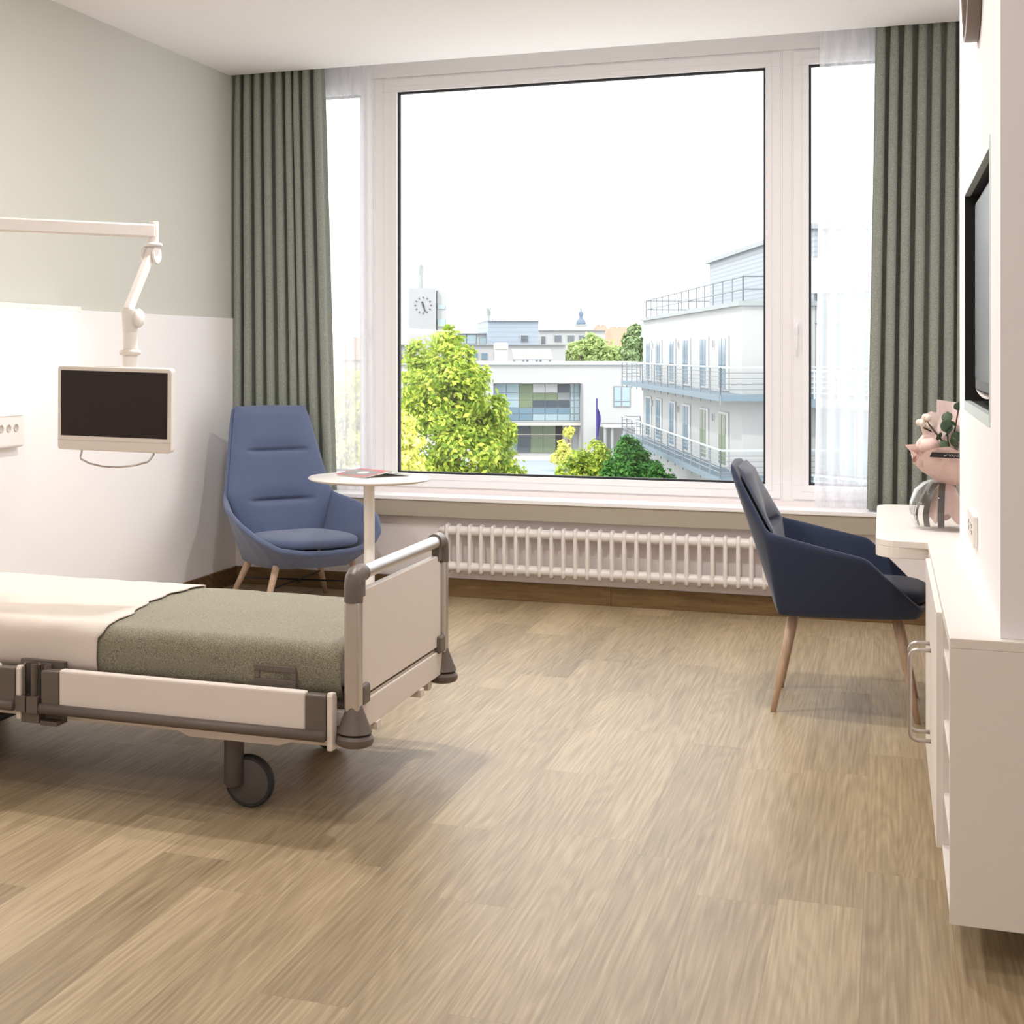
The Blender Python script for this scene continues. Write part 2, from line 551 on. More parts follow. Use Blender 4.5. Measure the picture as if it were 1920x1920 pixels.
# thick wall on the right with the television niche
wr = MB()
X0, X1, Y0, Y1 = .245, .72, 3.586, 5.50
wr.box(X0, X1, Y0, Y1, .752, 1.214)
wr.box(X0, X1, Y0, Y1, 1.945, CZ)
wr.box(X0, X1, Y0, 3.93, 1.214, 1.945)
wr.box(X0, X1, 5.172, Y1, 1.214, 1.945)
wr.box(.40, X1, 3.93, 5.172, 1.214, 1.945)
struct('wall_right', wr, M['wallw'])
struct('wall_recess_right', MB().box(.721, .85, 3.586, 8.34, 0, 3.4), M['wallw'])
struct('wall_return', MB().box(.721, XN + .1, 3.586, 3.70, 0, CZ), M['wallpink'])
# skirting
struct('baseboard_left', MB().box(XL + .014, XL + .03, YB, YW - .016, 0, .104), M['base'], bevel=.002)
bb = MB(); 
xs = [XL + .014, -2.62, -1.42, -.22, .72]
for a, b in zip(xs, xs[1:]):
    bb.box(a + .0008, b - .0008, YW - .016, YW, 0, .104)
struct('baseboard_back', bb, M['base'], bevel=.002)
# sill
struct('trim_3', MB().box(XL + .002, .719, 7.915, 8.17, .552, .576), M['upvc'], bevel=.004)
struct('trim_4', MB().box(XL + .002, .719, 7.925, 7.990, .458, .552), M['fascia'], bevel=.003)

# windows ----------------------------------------------------------
def window(n, gx0, gx1, ox0, ox1, handle=None):
    """gx: glass opening, ox: sash outline"""
    gz0, gz1, oz0, oz1 = .685, 2.958, .598, 3.045
    t = thing('window_%d' % n, '', 'window', ((gx0 + gx1) / 2, 8.17, oz0))
    del t['label']; del t['category']; t['kind'] = 'structure'
    f = MB()
    wl, wr_, wb_, wt = gx0 - ox0, ox1 - gx1, gz0 - oz0, oz1 - gz1
    def ring(a, y0, y1):
        f.box(ox0 + wl * a, ox1 - wr_ * a, y0, y1, oz0 + wb_ * a, gz0); f.box(ox0 + wl * a, ox1 - wr_ * a, y0, y1, gz1, oz1 - wt * a)
        f.box(ox0 + wl * a, gx0, y0, y1, gz0, gz1); f.box(gx1, ox1 - wr_ * a, y0, y1, gz0, gz1)
    ring(0, 8.162, 8.23); ring(.12, 8.152, 8.162); ring(.62, 8.146, 8.152)
    f.build('window_frame', M['upvc'], t, bevel=.002)
    MB().frame_xz(gx0, gx1, gz0, gz1, .012, 8.172, 8.20).build('gasket', M['gasket'], t)
    MB().box(gx0 + .01, gx1 - .01, 8.186, 8.192, gz0 + .01, gz1 - .01).build('pane', M['glass'], t)
    if handle is not None:
        h = MB()
        h.box(handle - .014, handle + .014, 8.136, 8.148, 1.50, 1.57)
        h.tube([(handle, 8.148, 1.55), (handle, 8.10, 1.55), (handle, 8.095, 1.54), (handle, 8.097, 1.42)], [.010, .010, .010, .008], 10)
        h.build('handle', M['upvc'], t, bevel=.003)
    return t
window(1, -3.63, -2.955, -3.70, -2.868, handle=-2.898)
window(2, -2.728, -.611, -2.818, -.523)
window(3, -.387, .62, -.475, .70, handle=-.452)
mu = MB()
mu.box(-2.868, -2.818, 8.165, 8.235, .598, 3.045); mu.box(-.523, -.475, 8.165, 8.235, .598, 3.045)
mu.box(XL, .719, 8.165, 8.235, .576, .598)
struct('trim_5', mu, M['upvc'], bevel=.002)
struct('trim_6', MB().box(XL, .719, 8.15, 8.17, 3.045, 3.34), M['upvc'])

# curtains -----------------------------------------------------------
def curtain(name, label, x0t, x1t, x0b, x1b, yc, z0, z1, folds, amp, m, seed, solid=.0, group=None, nz=26, omega=.28, ph0=0.0):
    r = random.Random(seed)
    ws = [r.uniform(.75, 1.3) for _ in range(folds)]
    tot = sum(ws); cum = [0]
    for w_ in ws: cum.append(cum[-1] + w_ / tot)
    amps = [r.uniform(.7, 1.15) for _ in range(folds + 1)]
    per = 14
    nu = folds * per
    mb = MB()
    def fn(u, v):
        k = min(int(u * folds), folds - 1); fr = u * folds - k
        base = cum[k] + (cum[k + 1] - cum[k]) * fr
        ph = 2 * PI * (u * folds) + ph0
        a = amps[k] * (1 - fr) + amps[k + 1] * fr
        tight = .55 + .45 * min(1, (1 - v) * 6)           # pleat tape gathers the top
        wob = .35 * math.sin(3.1 * v + k * 1.7 + seed)
        bb_ = base + omega * (1 - .0 * v) * tight * math.sin(2 * ph) / folds / 2 + .10 * wob / folds * (1 - v)
        x = (x0b + (x1b - x0b) * bb_) * (1 - v) + (x0t + (x1t - x0t) * bb_) * v
        y = yc + amp * a * tight * math.cos(ph) + .004 * noise.noise(Vector((u * 30, v * 3, seed)))
        return (x, y, z0 + (z1 - z0) * v)
    mb.grid(nu, nz, fn)
    o = mb.build(name, m, org=((x0b + x1b) / 2, yc, z0), smooth=True, solid=solid)
    tag(o, label, 'curtain', group)
    return o
curtain('curtain', 'thick sage green curtain beside the grey-green wall, behind the high-backed blue armchair', -3.715, -3.145, -3.715, -3.06, 7.985, .582, 3.28, 9, .046, M['curtain'], 3, solid=.003, omega=.42)
curtain('curtain', 'thick sage green curtain on the right of the window, beside the bouquet', -.045, .70, -.09, .70, 7.985, .582, 3.28, 12, .046, M['curtain'], 5, solid=.003, omega=.42)
curtain('sheer_curtain', 'translucent white voile curtain behind the round white table', -3.22, -2.865, -3.18, -2.845, 8.075, .582, 3.30, 5, .018, M['sheer'], 8, omega=.06)
curtain('sheer_curtain', 'translucent white voile curtain hanging left of the green curtain by the desk', -.325, .02, -.352, .0, 8.075, .582, 3.30, 5, .018, M['sheer'], 11, omega=.06)

# ================================================================== RADIATOR
def radiator():
    y = 7.925
    t = thing('radiator', 'long low white tubular radiator on the wall under the window sill', 'radiator', (-1.4, y, .14))
    xs = [-2.345 + .0672 * i for i in range(31)]
    hz = MB()
    for z in (.387, .182):
        pts = []; rads = []
        for i, x in enumerate(xs):
            pts += [(x - .014, y, z), (x, y, z), (x + .014, y, z)]; rads += [.027, .031, .027]
        hz.tube(pts, rads, 14)
    hz.build('header_pipes', M['rad'], t, smooth=True)
    for x in xs:
        s = MB()
        for dy in (-.022, .022):
            s.tube([(x, y + dy * .4, .418), (x, y + dy * .85, .412), (x, y + dy, .395), (x, y + dy, .175), (x, y + dy * .85, .156), (x, y + dy * .4, .149)], [.010, .012, .0115, .0115, .012, .010], 10)
        s.lathe((x, y, .387), [(.02, -.012), (.034, -.008), (.034, .008), (.02, .012)], 16, 'X')
        s.lathe((x, y, .182), [(.02, -.012), (.034, -.008), (.034, .008), (.02, .012)], 16, 'X')
        s.build('column', M['rad'], t, smooth=True)
    MB().lathe((xs[0] - .045, y, .387), [(.012, -.008), (.018, -.002), (.018, .012), (.024, .018), (.024, .04)], 12, 'X').build('vent_plug', M['rad'], t, smooth=True)
    for x in (-2.0, -1.2, -.6):
        MB().box(x - .012, x + .012, y + .03, 7.990, .37, .40).build('bracket', M['rad'], t)
radiator()

# ================================================================== CHAIRS
def chair_shell(t, rim, bot, m, th, T, name='shell'):
    def refine(h):
        out = []
        for a, b in zip(h, h[1:]):
            a, b = Vector(a), Vector(b)
            out += [tuple(a), tuple(a.lerp(b, .22)), tuple(a.lerp(b, .78))]
        return out + [tuple(h[-1])]
    rim, bot = refine(rim), refine(bot)
    def full(h):
        return [Vector(p) for p in h] + [Vector((-p[0], p[1], p[2])) for p in h[-2:0:-1]]
    top, bo = full(rim), full(bot)
    k = len(top)
    mb = MB()
    rows = []
    rows.append(mb.addv([T(p) for p in top]))
    for f in (.33, .67):
        c = Vector((0, 0, 0))
        pts = []
        for a, b in zip(top, bo):
            p = a.lerp(b, f)
            pts.append(T(p))
        rows.append(mb.addv(pts))
    rows.append(mb.addv([T(p) for p in bo]))
    cen = Vector((0, sum(p.y for p in bo) / k, sum(p.z for p in bo) / k - .006))
    rows.append(mb.addv([T(cen.lerp(p, .6) + Vector((0, 0, -.012))) for p in bo]))
    for a, b in zip(rows, rows[1:]):
        for i in range(k):
            j = (i + 1) % k
            mb.face((a + i, a + j, b + j, b + i))
    ci = mb.addv([T(cen + Vector((0, 0, -.014)))])
    for i in range(k):
        mb.face((rows[-1] + i, rows[-1] + (i + 1) % k, ci))
    o = mb.build(name, m, t, smooth=True)
    me = o.data
    # facet edges stay crisp
    att = me.attributes.new('crease_edge', 'FLOAT', 'EDGE')
    for e in me.edges:
        a, b = e.vertices
        v = 0.0
        ra, rb = a // k, b // k
        if a < rows[-1] + k and b < rows[-1] + k:
            ia, ib = a % k, b % k
            if ra == rb == 3: v = .75
            elif ra == rb == 0: v = .25
            elif ia == ib and (ia in (KINK, k - KINK)) and max(ra, rb) <= 3: v = .8
        att.data[e.index].value = v
    q = o.modifiers.new('solid', 'SOLIDIFY'); q.thickness = th; q.offset = 1.0 if False else -1; q.use_even_offset = False
    q = o.modifiers.new('subd', 'SUBSURF'); q.levels = 2; q.render_levels = 2
    return o

KINK = 9
def pad(t, name, outline, z0, h, m, T, tilt=0.0, fl=.6, dome=.012):
    """cushion: rounded slab with a soft edge; outline is a half outline mirrored in x"""
    full = [Vector(p) for p in outline] + [Vector((-p[0], p[1])) for p in outline[-2:0:-1]]
    k = len(full)
    cy = sum(p.y for p in full) / k
    mb = MB(); rows = []
    for s_, z in ((.86, 0), (.97, .1), (1.0, .35), (1.0, .6), (.965, .85), (.86, 1.0), (.5, 1.0 + dome / h)):
        rows.append(mb.addv([T(Vector((p.x * s_, cy + (p.y - cy) * s_, z0 + h * z + tilt * (p.y - cy)))) for p in full]))
    for a, b in zip(rows, rows[1:]):
        for i in range(k):
            j = (i + 1) % k
            mb.face((a + i, a + j, b + j, b + i))
    c = mb.addv([T(Vector((0, cy, z0 + h + dome * 1.2)))])
    for i in range(k): mb.face((rows[-1] + i, rows[-1] + (i + 1) % k, c))
    mb.face([rows[0] + i for i in range(k)][::-1])
    return mb.build(name, m, t, smooth=True, subd=1)

def back_pad(t, rim, bot, z0, z1, creases, m, T, bulge=.018, gap=.036, name='back_cushion'):
    """inner upholstery of the back, following the shell between its two ridge lines"""
    def edge(z):
        pl = [Vector(bot[3]), Vector(rim[3]), Vector(rim[2]), Vector(rim[1])]
        for a, b in zip(pl, pl[1:]):
            if a.z <= z <= b.z:
                return a.lerp(b, (z - a.z) / (b.z - a.z))
        return pl[-1] if z > pl[-1].z else pl[0]
    def mid(z):
        a, b = Vector(bot[0]), Vector(rim[0])
        return a.lerp(b, (z - a.z) / (b.z - a.z))
    mb = MB()
    def fn(u, v):
        z = z0 + (z1 - z0) * v
        x = u * 2 - 1
        seam = abs(x) > .999
        x = max(-1, min(1, x / .95))
        e, c = edge(z), mid(z)
        if seam:
            return T(Vector((x * e.x * .985, e.y + .004, z)))
        off = bulge * (1 - abs(x) ** 3)
        for cz, cw in creases:
            side = max(0, 1 - (abs(x) / cw) ** 4) if abs(x) < cw else 0
            d = z - cz
            off -= (bulge + .008) * side * math.exp(-(d / .008) ** 2)
            off -= bulge * .8 * side * math.exp(-(d / (.05 if d > 0 else .018)) ** 2)
        end = min(1, (1 - v) / .06)
        y = c.y + (e.y - c.y) * abs(x) ** 1.6
        g = gap * (1 - .62 * abs(x) ** 3)
        g = .008 + (g - .008) * end ** .6
        return T(Vector((x * (e.x - gap * .24), y + g + off * end, z)))
    mb.grid(28, 90, fn)
    return mb.build(name, m, t, smooth=True)

def leg(t, a, b, r0, r1, m, T, name='leg'):
    mb = MB()
    a, b = Vector(a), Vector(b)
    mb.tube([T(a), T(a.lerp(b, .5)), T(b)], [r0, (r0 + r1) / 2, r1], 14)
    return mb.build(name, m, t, smooth=True)

def auto_smooth(o, deg=40):
    o.data.set_sharp_from_angle(angle=math.radians(deg)) if hasattr(o.data, 'set_sharp_from_angle') else None

# --- chair at the desk (faces +x)
cR = (-.13, 6.075, 0)
def TR(p):   # local front = +y  ->  world +x
    return Vector((cR[0] + p.y, cR[1] - p.x, p.z))
t = thing('armchair', 'blue upholstered armchair with wooden legs facing the desk', 'armchair', cR)
rim = [(0, -.435, .975), (.195, -.43, .965), (.225, -.40, .91), (.29, -.29, .712), (.31, -.10, .668), (.318, .065, .632), (.305, .165, .535), (.272, .25, .452), (0, .285, .432)]
bot = [(0, -.25, .405), (.12, -.25, .404), (.19, -.25, .402), (.24, -.245, .40), (.255, -.08, .405), (.258, .06, .41), (.255, .16, .415), (.245, .235, .42), (0, .265, .42)]
chair_shell(t, rim, bot, M['blue_shaded'], .026, TR)
pad(t, 'seat_cushion', [(0, -.21), (.16, -.21), (.205, -.16), (.225, .0), (.230, .18), (.215, .25), (.13, .29), (0, .30)], .440, .058, M['blue_shaded'], TR)
back_pad(t, rim, bot, .47, .952, [(.715, .75)], M['blue_shaded'], TR, .016, .030)
for sx in (1, -1):
    leg(t, (sx * .165, -.205, .40), (sx * .222, -.28, 0), .0195, .011, M['ash'], TR)
    leg(t, (sx * .165, .165, .41), (sx * .222, .245, 0), .0195, .011, M['ash'], TR)
b = MB()
for q in [(-.15, .15, -.19, -.16), (-.15, .15, .13, .16), (-.02, .02, -.16, .13)]:
    n0 = len(b.v); b.box(q[0], q[1], q[2], q[3], .375, .40)
    for i in range(n0, len(b.v)): b.v[i] = TR(b.v[i])
for sx in (-.17, .14):
    n0 = len(b.v); b.box(sx, sx + .03, -.19, .16, .378, .392)
    for i in range(n0, len(b.v)): b.v[i] = TR(b.v[i])
b.build('underframe', M['black'], t)

# --- high-backed lounge chair in the corner (faces the room diagonally)
cL = (-3.063, 7.436, 0)
aL = math.atan2(.70, -.72) - PI / 2 - PI / 2 - math.radians(0)
FA = Vector((.773, -.635, 0)).normalized()      # facing direction
SA = Vector((-FA.y, FA.x, 0)) * -1               # local +x (viewer's left when facing it is +)
def TL(p):
    return Vector((cL[0], cL[1], 0)) + SA * p.x + FA * p.y + Vector((0, 0, p.z))
t = thing('lounge_chair', 'high-backed blue upholstered lounge chair with wooden legs in the window corner', 'armchair', cL)
rim = [(0, -.37, 1.105), (.225, -.365, 1.10), (.250, -.335, 1.03), (.338, -.23, .60), (.41, -.04, .555), (.425, .13, .50), (.375, .245, .43), (.285, .315, .372), (.15, .345, .35), (0, .35, .345)]
bot = [(0, -.22, .275), (.12, -.22, .27), (.18, -.22, .268), (.23, -.20, .262), (.24, -.05, .258), (.235, .08, .258), (.215, .17, .262), (.165, .225, .266), (.09, .245, .268), (0, .25, .268)]
chair_shell(t, rim, bot, M['blue'], .034, TL)
pad(t, 'seat_cushion', [(0, -.20), (.18, -.20), (.24, -.15), (.285, .0), (.285, .15), (.245, .25), (.14, .325), (0, .34)], .340, .058, M['blue'], TL)
back_pad(t, rim, bot, .36, 1.094, [(.845, .74), (.565, .66)], M['blue'], TL, .026, .040)
for sx in (1, -1):
    leg(t, (sx * .20, -.17, .285), (sx * .31, -.25, 0), .022, .014, M['ash'], TL)
    leg(t, (sx * .22, .17, .285), (sx * .335, .23, 0), .022, .014, M['ash'], TL)
b = MB()
b.tube([TL(Vector((.27, -.22, .14))), TL(Vector((-.285, .205, .13)))], .005, 8)
b.tube([TL(Vector((-.27, -.22, .14))), TL(Vector((.285, .205, .13)))], .005, 8)
b.lathe(TL(Vector((0, 0, .118))), [(.012, 0), (.012, .024)], 10)
b.build('cross_brace', M['black'], t)
for sx in (1, -1):
    for yy in (-.16, .16):
        MB().tube([TL(Vector((sx * .12, yy * .9, .266))), TL(Vector((sx * .20, yy, .262)))], .011, 8).build('leg_mount', M['black'], t)

# ================================================================== ROUND TABLE + MAGAZINE
tc = (-2.504, 7.032, 0)
t = thing('side_table', 'round white pedestal side table standing before the window', 'table', tc)
MB().lathe((tc[0], tc[1], .737), [(.0, 0), (.285, 0), (.309, .006), (.3165, .013), (.3145, .020), (.309, .023), (0, .023)], 72).build('tabletop', M['whitelac'], t, smooth=True)
MB().lathe((tc[0], tc[1], .012), [(.045, 0), (.032, .02), (.0285, .05), (.0285, .71), (.05, .722), (.05, .725)], 24).build('column', M['whitelac'], t, smooth=True)
MB().lathe((tc[0], tc[1], 0), [(.24, 0), (.245, .004), (.24, .010), (.06, .014), (0, .014)], 48).build('base_plate', M['whitelac'], t, smooth=True)
for o in t.children: auto_smooth(o, 50)
mg = MB()
A, D, B_, C_ = Vector((-2.689, 7.031, .7615)), Vector((-2.488, 6.919, .7615)), Vector((-2.597, 7.154, .785)), Vector((-2.393, 7.029, .785))
G, H = Vector((-2.304, 7.141, .7615)), Vector((-2.508, 7.278, .7615))
t = thing('magazine', 'open magazine with red edging lying face down on the round white table', 'magazine', (-2.50, 7.08, .7605))
def slab(p, q, r, s_, th, name, m, lift=0.0):
    mb = MB()
    nrm = (q - p).cross(s_ - p).normalized()
    if nrm.z < 0: nrm = -nrm
    base = [v + nrm * lift for v in (p, q, r, s_)]
    mb.poly_extr(base, nrm * th)
    return mb.build(name, m, t)
slab(A + Vector((.006, .003, 0)), D + Vector((-.002, .006, 0)), C_, B_, .006, 'pages', M['magpage'])
slab(G, H, B_, C_, .006, 'pages', M['magpage'])
slab(A, D, C_, B_, .0012, 'cover', M['magred'], .0062)
slab(G, H, B_, C_, .0012, 'cover', M['maggrey'], .0062)
def lp(u, v):
    return A.lerp(D, u).lerp(B_.lerp(C_, u), v)
slab(lp(.06, .10), lp(.93, .10), lp(.93, .80), lp(.06, .80), .0005, 'cover_picture', M['maggrey'], .0074)
mb = MB(); nrm = (D - A).cross(B_ - A).normalized(); nrm = nrm if nrm.z > 0 else -nrm
c0 = lp(.55, .48) + nrm * .008
mb.poly_extr([c0 + (D - A).normalized() * .035 * math.cos(a * PI / 8) + (B_ - A).normalized() * .028 * math.sin(a * PI / 8) for a in range(16)], nrm * .0005)
mb.build('cover_portrait', M['magpage'], t)

# ================================================================== HOSPITAL BED
BX, BY0, BY1 = -1.455, 3.985, 4.875
bed = thing('hospital_bed', 'white hospital bed with taupe corners and castors, foot end towards the desk', 'bed', (-2.5, 4.43, 0))
# foot end
tr = MB().tube([(BX - .012, BY0 + .05, .742), (BX - .012, BY1 - .05, .742)], .021, 20).build('top_rail', M['alu'], bed, smooth=True); auto_smooth(tr)
for y, sg in ((BY0, 1), (BY1, -1)):
    p = MB()
    pr = [(-.024, -.017), (-.017, -.024), (.017, -.024), (.024, -.017), (.024, .017), (.017, .024), (-.017, .024), (-.024, .017)]
    p.prism([(BX - .013 + a, y + b) for a, b in pr], .345, .668)
    p.build('post', M['alu'], bed, bevel=.004)
    c = MB()
    x = BX - .013
    c.tube([(x, y, .665), (x, y, .715), (x, y + sg * .006, .733), (x, y + sg * .022, .743), (x, y + sg * .075, .743)], [.0285, .0285, .0285, .028, .027], 18)
    c.box(x - .012, x + .014, y + sg * .02 - .012, y + sg * .07 - .004 if sg > 0 else y + sg * .02 + .012, .675, .738) if sg > 0 else c.box(x - .012, x + .014, y - .07, y - .012, .675, .738)
    cc = c.build('corner_cap', M['taupe'], bed, smooth=True, bevel=.003); auto_smooth(cc)
    k = MB().lathe((x + .003, y, .282), [(.05, 0), (.053, .003), (.045, .02), (.028, .065), (.023, .08), (0, .082)], 28).build('bumper_cone', M['taupe'], bed, smooth=True); auto_smooth(k, 35)
    r_ = MB().lathe((x + .003, y, .242), [(.04, 0), (.053, .006), (.057, .014), (.057, .026), (.05, .035), (.03, .038), (.03, .045)], 28).build('bumper_roller', M['taupe'], bed, smooth=True); auto_smooth(r_, 35)
    q = MB().box(BX - .012, BX + .012, y + sg * .022 if sg > 0 else y - .085, y + .085 if sg > 0 else y - .022, .355, .415)
    q.build('panel_bracket', M['taupe'], bed, bevel=.008)
fp = MB()
pts = [(BY0 + .07, .378), (BY1 - .07, .378), (BY1 - .07, .41), (BY1 - .035, .41), (BY1 - .035, .66), (BY1 - .075, .694), (BY0 + .075, .694), (BY0 + .035, .66), (BY0 + .035, .41), (BY0 + .07, .41)]
fp.poly_extr([(BX - .024, a, b_) for a, b_ in pts], (.022, 0, 0))
fp.build('footboard', M['bedwhite'], bed, bevel=.003)
MB().box(BX - .035, BX + .0, BY0 + .01, BY1 - .01, .275, .362).build('end_beam', M['bedwhite'], bed, bevel=.004)
MB().box(BX - .02, BX - .004, BY0 + .09, BY1 - .09, .362, .372).build('spacer_strip', M['alu'], bed)
for y in (4.16, 4.60):
    MB().box(BX - .035, BX + .006, y - .02, y + .02, .252, .276).build('stop_block', M['bedwhite'], bed)
# long frame and side rails
for y in (4.02, 4.80):
    MB().box(-3.5, -1.49, y, y + .04, .222, .262).build('long_beam', M['bedwhite'], bed, bevel=.003)
MB().box(-3.52, -1.49, 4.03, 4.83, .30, .385).build('lying_surface', M['taupe'], bed, bevel=.004)
for x in (-1.56,): MB().box(x - .03, BX - .03, 4.0, 4.86, .29, .335).build('end_bracket', M['bedwhite'], bed, bevel=.003)
def side_rail(x0, x1, y, sg):
    """fold-up rail: white panel, taupe end caps and taupe bumper profile along the foot"""
    ya, yb = y, y + sg * .035
    y0, y1 = min(ya, yb), max(ya, yb)
    p = MB().box(x0 + .064, x1 - .064, y0, y1, .262, .404).build('rail_panel', M['bedwhite'], bed, bevel=.009, seg=3)
    for a, b in ((x0, x0 + .064), (x1 - .064, x1)):
        MB().box(a, b, y0 - .0015, y1 + .0015, .262, .3985).build('rail_end_cap', M['taupe'], bed, bevel=.006)
    yy = ya - sg * .004
    MB().tube([(x0 + .002, yy, .279), (x1 - .002, yy, .279)], .0165, 14).build('bumper_profile', M['taupe'], bed, smooth=True)
    e = MB()
    e.poly_extr([(x1 + .002, y0 + .004, .235), (x1 + .002, y1 + .012, .235), (x1 + .002, y1 + .012, .385), (x1 + .002, y1 + .004, .402), (x1 + .002, y0 + .010, .406), (x1 + .002, y0 + .004, .395)], (.018, 0, 0))
    e.build('rail_end_plate', M['bedwhite'], bed, bevel=.004)
side_rail(-2.497, -1.532, 3.92, 1)
side_rail(-3.50, -2.594, 3.92, 1)
side_rail(-2.497, -1.532, 4.94, -1)
side_rail(-3.50, -2.594, 4.94, -1)
# clamp between the two rails: open socket tubes
g = MB()
g.box(-2.60, -2.44, 3.965, 3.985, .225, .418)
for cx_, r0 in ((-2.545, .026), (-2.497, .020)):
    pts = []
    k = 22
    out = [(cx_ + r0 * math.cos(a), 3.945 + r0 * math.sin(a)) for a in [(-PI / 2 + .45) + (2 * PI - .9) * i / k for i in range(k + 1)]]
    inn = [(cx_ + (r0 - .005) * math.cos(a), 3.945 + (r0 - .005) * math.sin(a)) for a in [(-PI / 2 + .45) + (2 * PI - .9) * i / k for i in range(k + 1)]]
    for i in range(k):
        a = g.addv([(*out[i], .31), (*out[i + 1], .31), (*inn[i + 1], .31), (*inn[i], .31), (*out[i], .412), (*out[i + 1], .412), (*inn[i + 1], .412), (*inn[i], .412)])
        for q in ((0, 1, 5, 4), (2, 3, 7, 6), (4, 5, 6, 7), (0, 3, 2, 1)):
            g.face([a + z for z in q])
g.box(-2.588, -2.552, 3.915, 3.965, .262, .312); g.box(-2.545, -2.505, 3.912, 3.965, .262, .312)
g.box(-2.575, -2.51, 3.93, 3.975, .226, .262)
g.build('socket_clamp', M['taupe'], bed)
MB().box(-2.505, -2.445, 3.93, 3.985, .222, .236).build('clamp_foot', M['taupe'], bed)
# mattress retainer on the side
mr = MB().frame_xz(-1.79, -1.652, .400, .458, .018, 3.985, 3.991)
mr.box(-1.79, -1.652, 3.985, 3.991, .385, .402)
mr.build('mattress_retainer', M['taupe'], bed, bevel=.002)
# undercarriage
u = MB()
u.poly_extr([(-2.02, 4.01, .212), (-1.72, 4.01, .212), (-1.66, 4.01, .232), (-1.66, 4.01, .24), (-2.06, 4.01, .24), (-2.06, 4.01, .226)], (0, .82, 0))
u.build('cross_member', M['bedwhite'], bed)
MB().box(-3.25, -2.87, 4.15, 4.70, .12, .215).build('lift_motor', M['tyre'], bed, bevel=.01)
MB().box(-2.9, -1.75, 4.38, 4.48, .18, .24).build('centre_beam', M['bedwhite'], bed, bevel=.004)
def castor(x, y, dx):
    c = bpy.data.objects.new('castor', None); COL.objects.link(c); c.parent = bed
    o_ = (-2.5, 4.43, 0); c.location = (x - o_[0], y - o_[1], 0)
    c['_o'] = (x, y, 0)
    s = MB(); s.tube([(x - .045, y - .008, .215), (x - .045, y - .008, .075), (x - .043, y - .008, .066)], [.031, .031, .027], 18)
    f = s.build('fork', M['hub'], c, smooth=True); auto_smooth(f)
    w = MB().lathe((x, y + .008, .0805), [(.068, -.013), (.076, -.014), (.0805, -.008), (.0805, .010), (.076, .016), (.068, .015)], 40, 'Y').build('tyre', M['tyre'], c, smooth=True); auto_smooth(w)
    h = MB().lathe((x, y + .008, .0805), [(0, -.0145), (.064, -.0145), (.0685, -.0125), (.0685, .0145), (0, .0165)], 40, 'Y').build('wheel_disc', M['hub'], c, smooth=True); auto_smooth(h)
    return c
castor(-1.837, 4.05, 0); castor(-1.845, 4.75, 0); castor(-3.25, 4.05, 0); castor(-3.25, 4.75, 0)
MB().tube([(-1.83, 4.04, .225), (-1.70, 4.10, .235), (-1.66, 4.75, .235)], .012, 8).build('brake_bar', M['taupe'], bed)

# mattress, blanket, cream cover
ms = MB().box(-3.50, -1.515, 4.045, 4.815, .388, .520).build('mattress', M['mattress'], org=(-2.5, 4.43, .388), bevel=.03, seg=3)
tag(ms, 'foam mattress on the hospital bed, under the olive grey blanket', 'mattress')
def drape(name, label, x0, x1, edge, m, lift, th, zb, seed, hang_end=False, z_top=.527):
    """cloth over the mattress: a section across the bed swept along it"""
    prof = []
    yn, yf = 4.0 - lift, 4.862 + lift
    zt = z_top + lift
    rr = .05
    prof.append((yn + .004, zb)); prof.append((yn - .002, zb + .03)); prof.append((yn - .004, zt - .10)); prof.append((yn - .002, zt - rr))
    for i in range(1, 6):
        a = PI / 2 * i / 6
        prof.append((yn + rr - rr * math.cos(a), zt - rr + rr * math.sin(a)))
    ny = 22
    for i in range(ny + 1):
        prof.append((yn + rr + (yf - yn - 2 * rr) * i / ny, zt))
    for i in range(1, 6):
        a = PI / 2 * i / 6
        prof.append((yf - rr + rr * math.sin(a), zt - rr + rr * math.cos(a)))
    prof += [(yf, zt - rr), (yf, zt - .10), (yf - .002, zb)]
    n = len(prof) - 1
    mb = MB()
    def fn(u, v):
        q = v * n; i = min(int(round(q)), n)
        y, z = prof[i]
        xe = x1 + edge(y, z)
        x = x0 + (xe - x0) * u
        top = z > zt - .02
        s_ = Vector((x * 5, y * 4, seed))
        if top:
            z += .004 * noise.noise(s_) + .003 * noise.noise(Vector((x * 14, y * 3, seed + 5)))
            z += .004 * math.sin(PI * (y - yn) / (yf - yn))
        else:
            # slanting drag folds on the hanging side
            d = (x * 9 + z * 12)
            amt = max(0, min(1, (x + 2.1) / .5)) if not hang_end else .5
            y += (.0045 * noise.noise(Vector((x * 7, z * 6, seed))) + .005 * amt * math.sin(d * 2.4) * max(0, min(1, (zt - z) / .08)))
        if hang_end and u > .985:
            z -= .01
        return (x, y, z)
    mb.grid(90, n, fn)
    o = mb.build(name, m, org=(-2.5, 4.43, zb), smooth=True, solid=-th)
    return tag(o, label, 'bedding')
drape('blanket', 'olive grey woven blanket covering the foot half of the bed', -2.60, -1.508, lambda y, z: 0.0, M['blanket'], 0.0, .003, .376, 2)
def cover_edge(y, z):
    q = (y - 4.0) / .86
    w_ = .0 + .006 * math.sin(q * 34) + .010 * noise.noise(Vector((y * 22, 1.3, 4))) + (.018 * math.sin(q * 7 + .6) if z > .5 else 0)
    return w_ - .065 * max(0, min(1, q))
drape('bed_cover', 'cream cotton cover over the head half of the bed', -3.505, -2.33, cover_edge, M['sheet'], .008, .004, .384, 9)
e = bpy.data.objects['blanket']

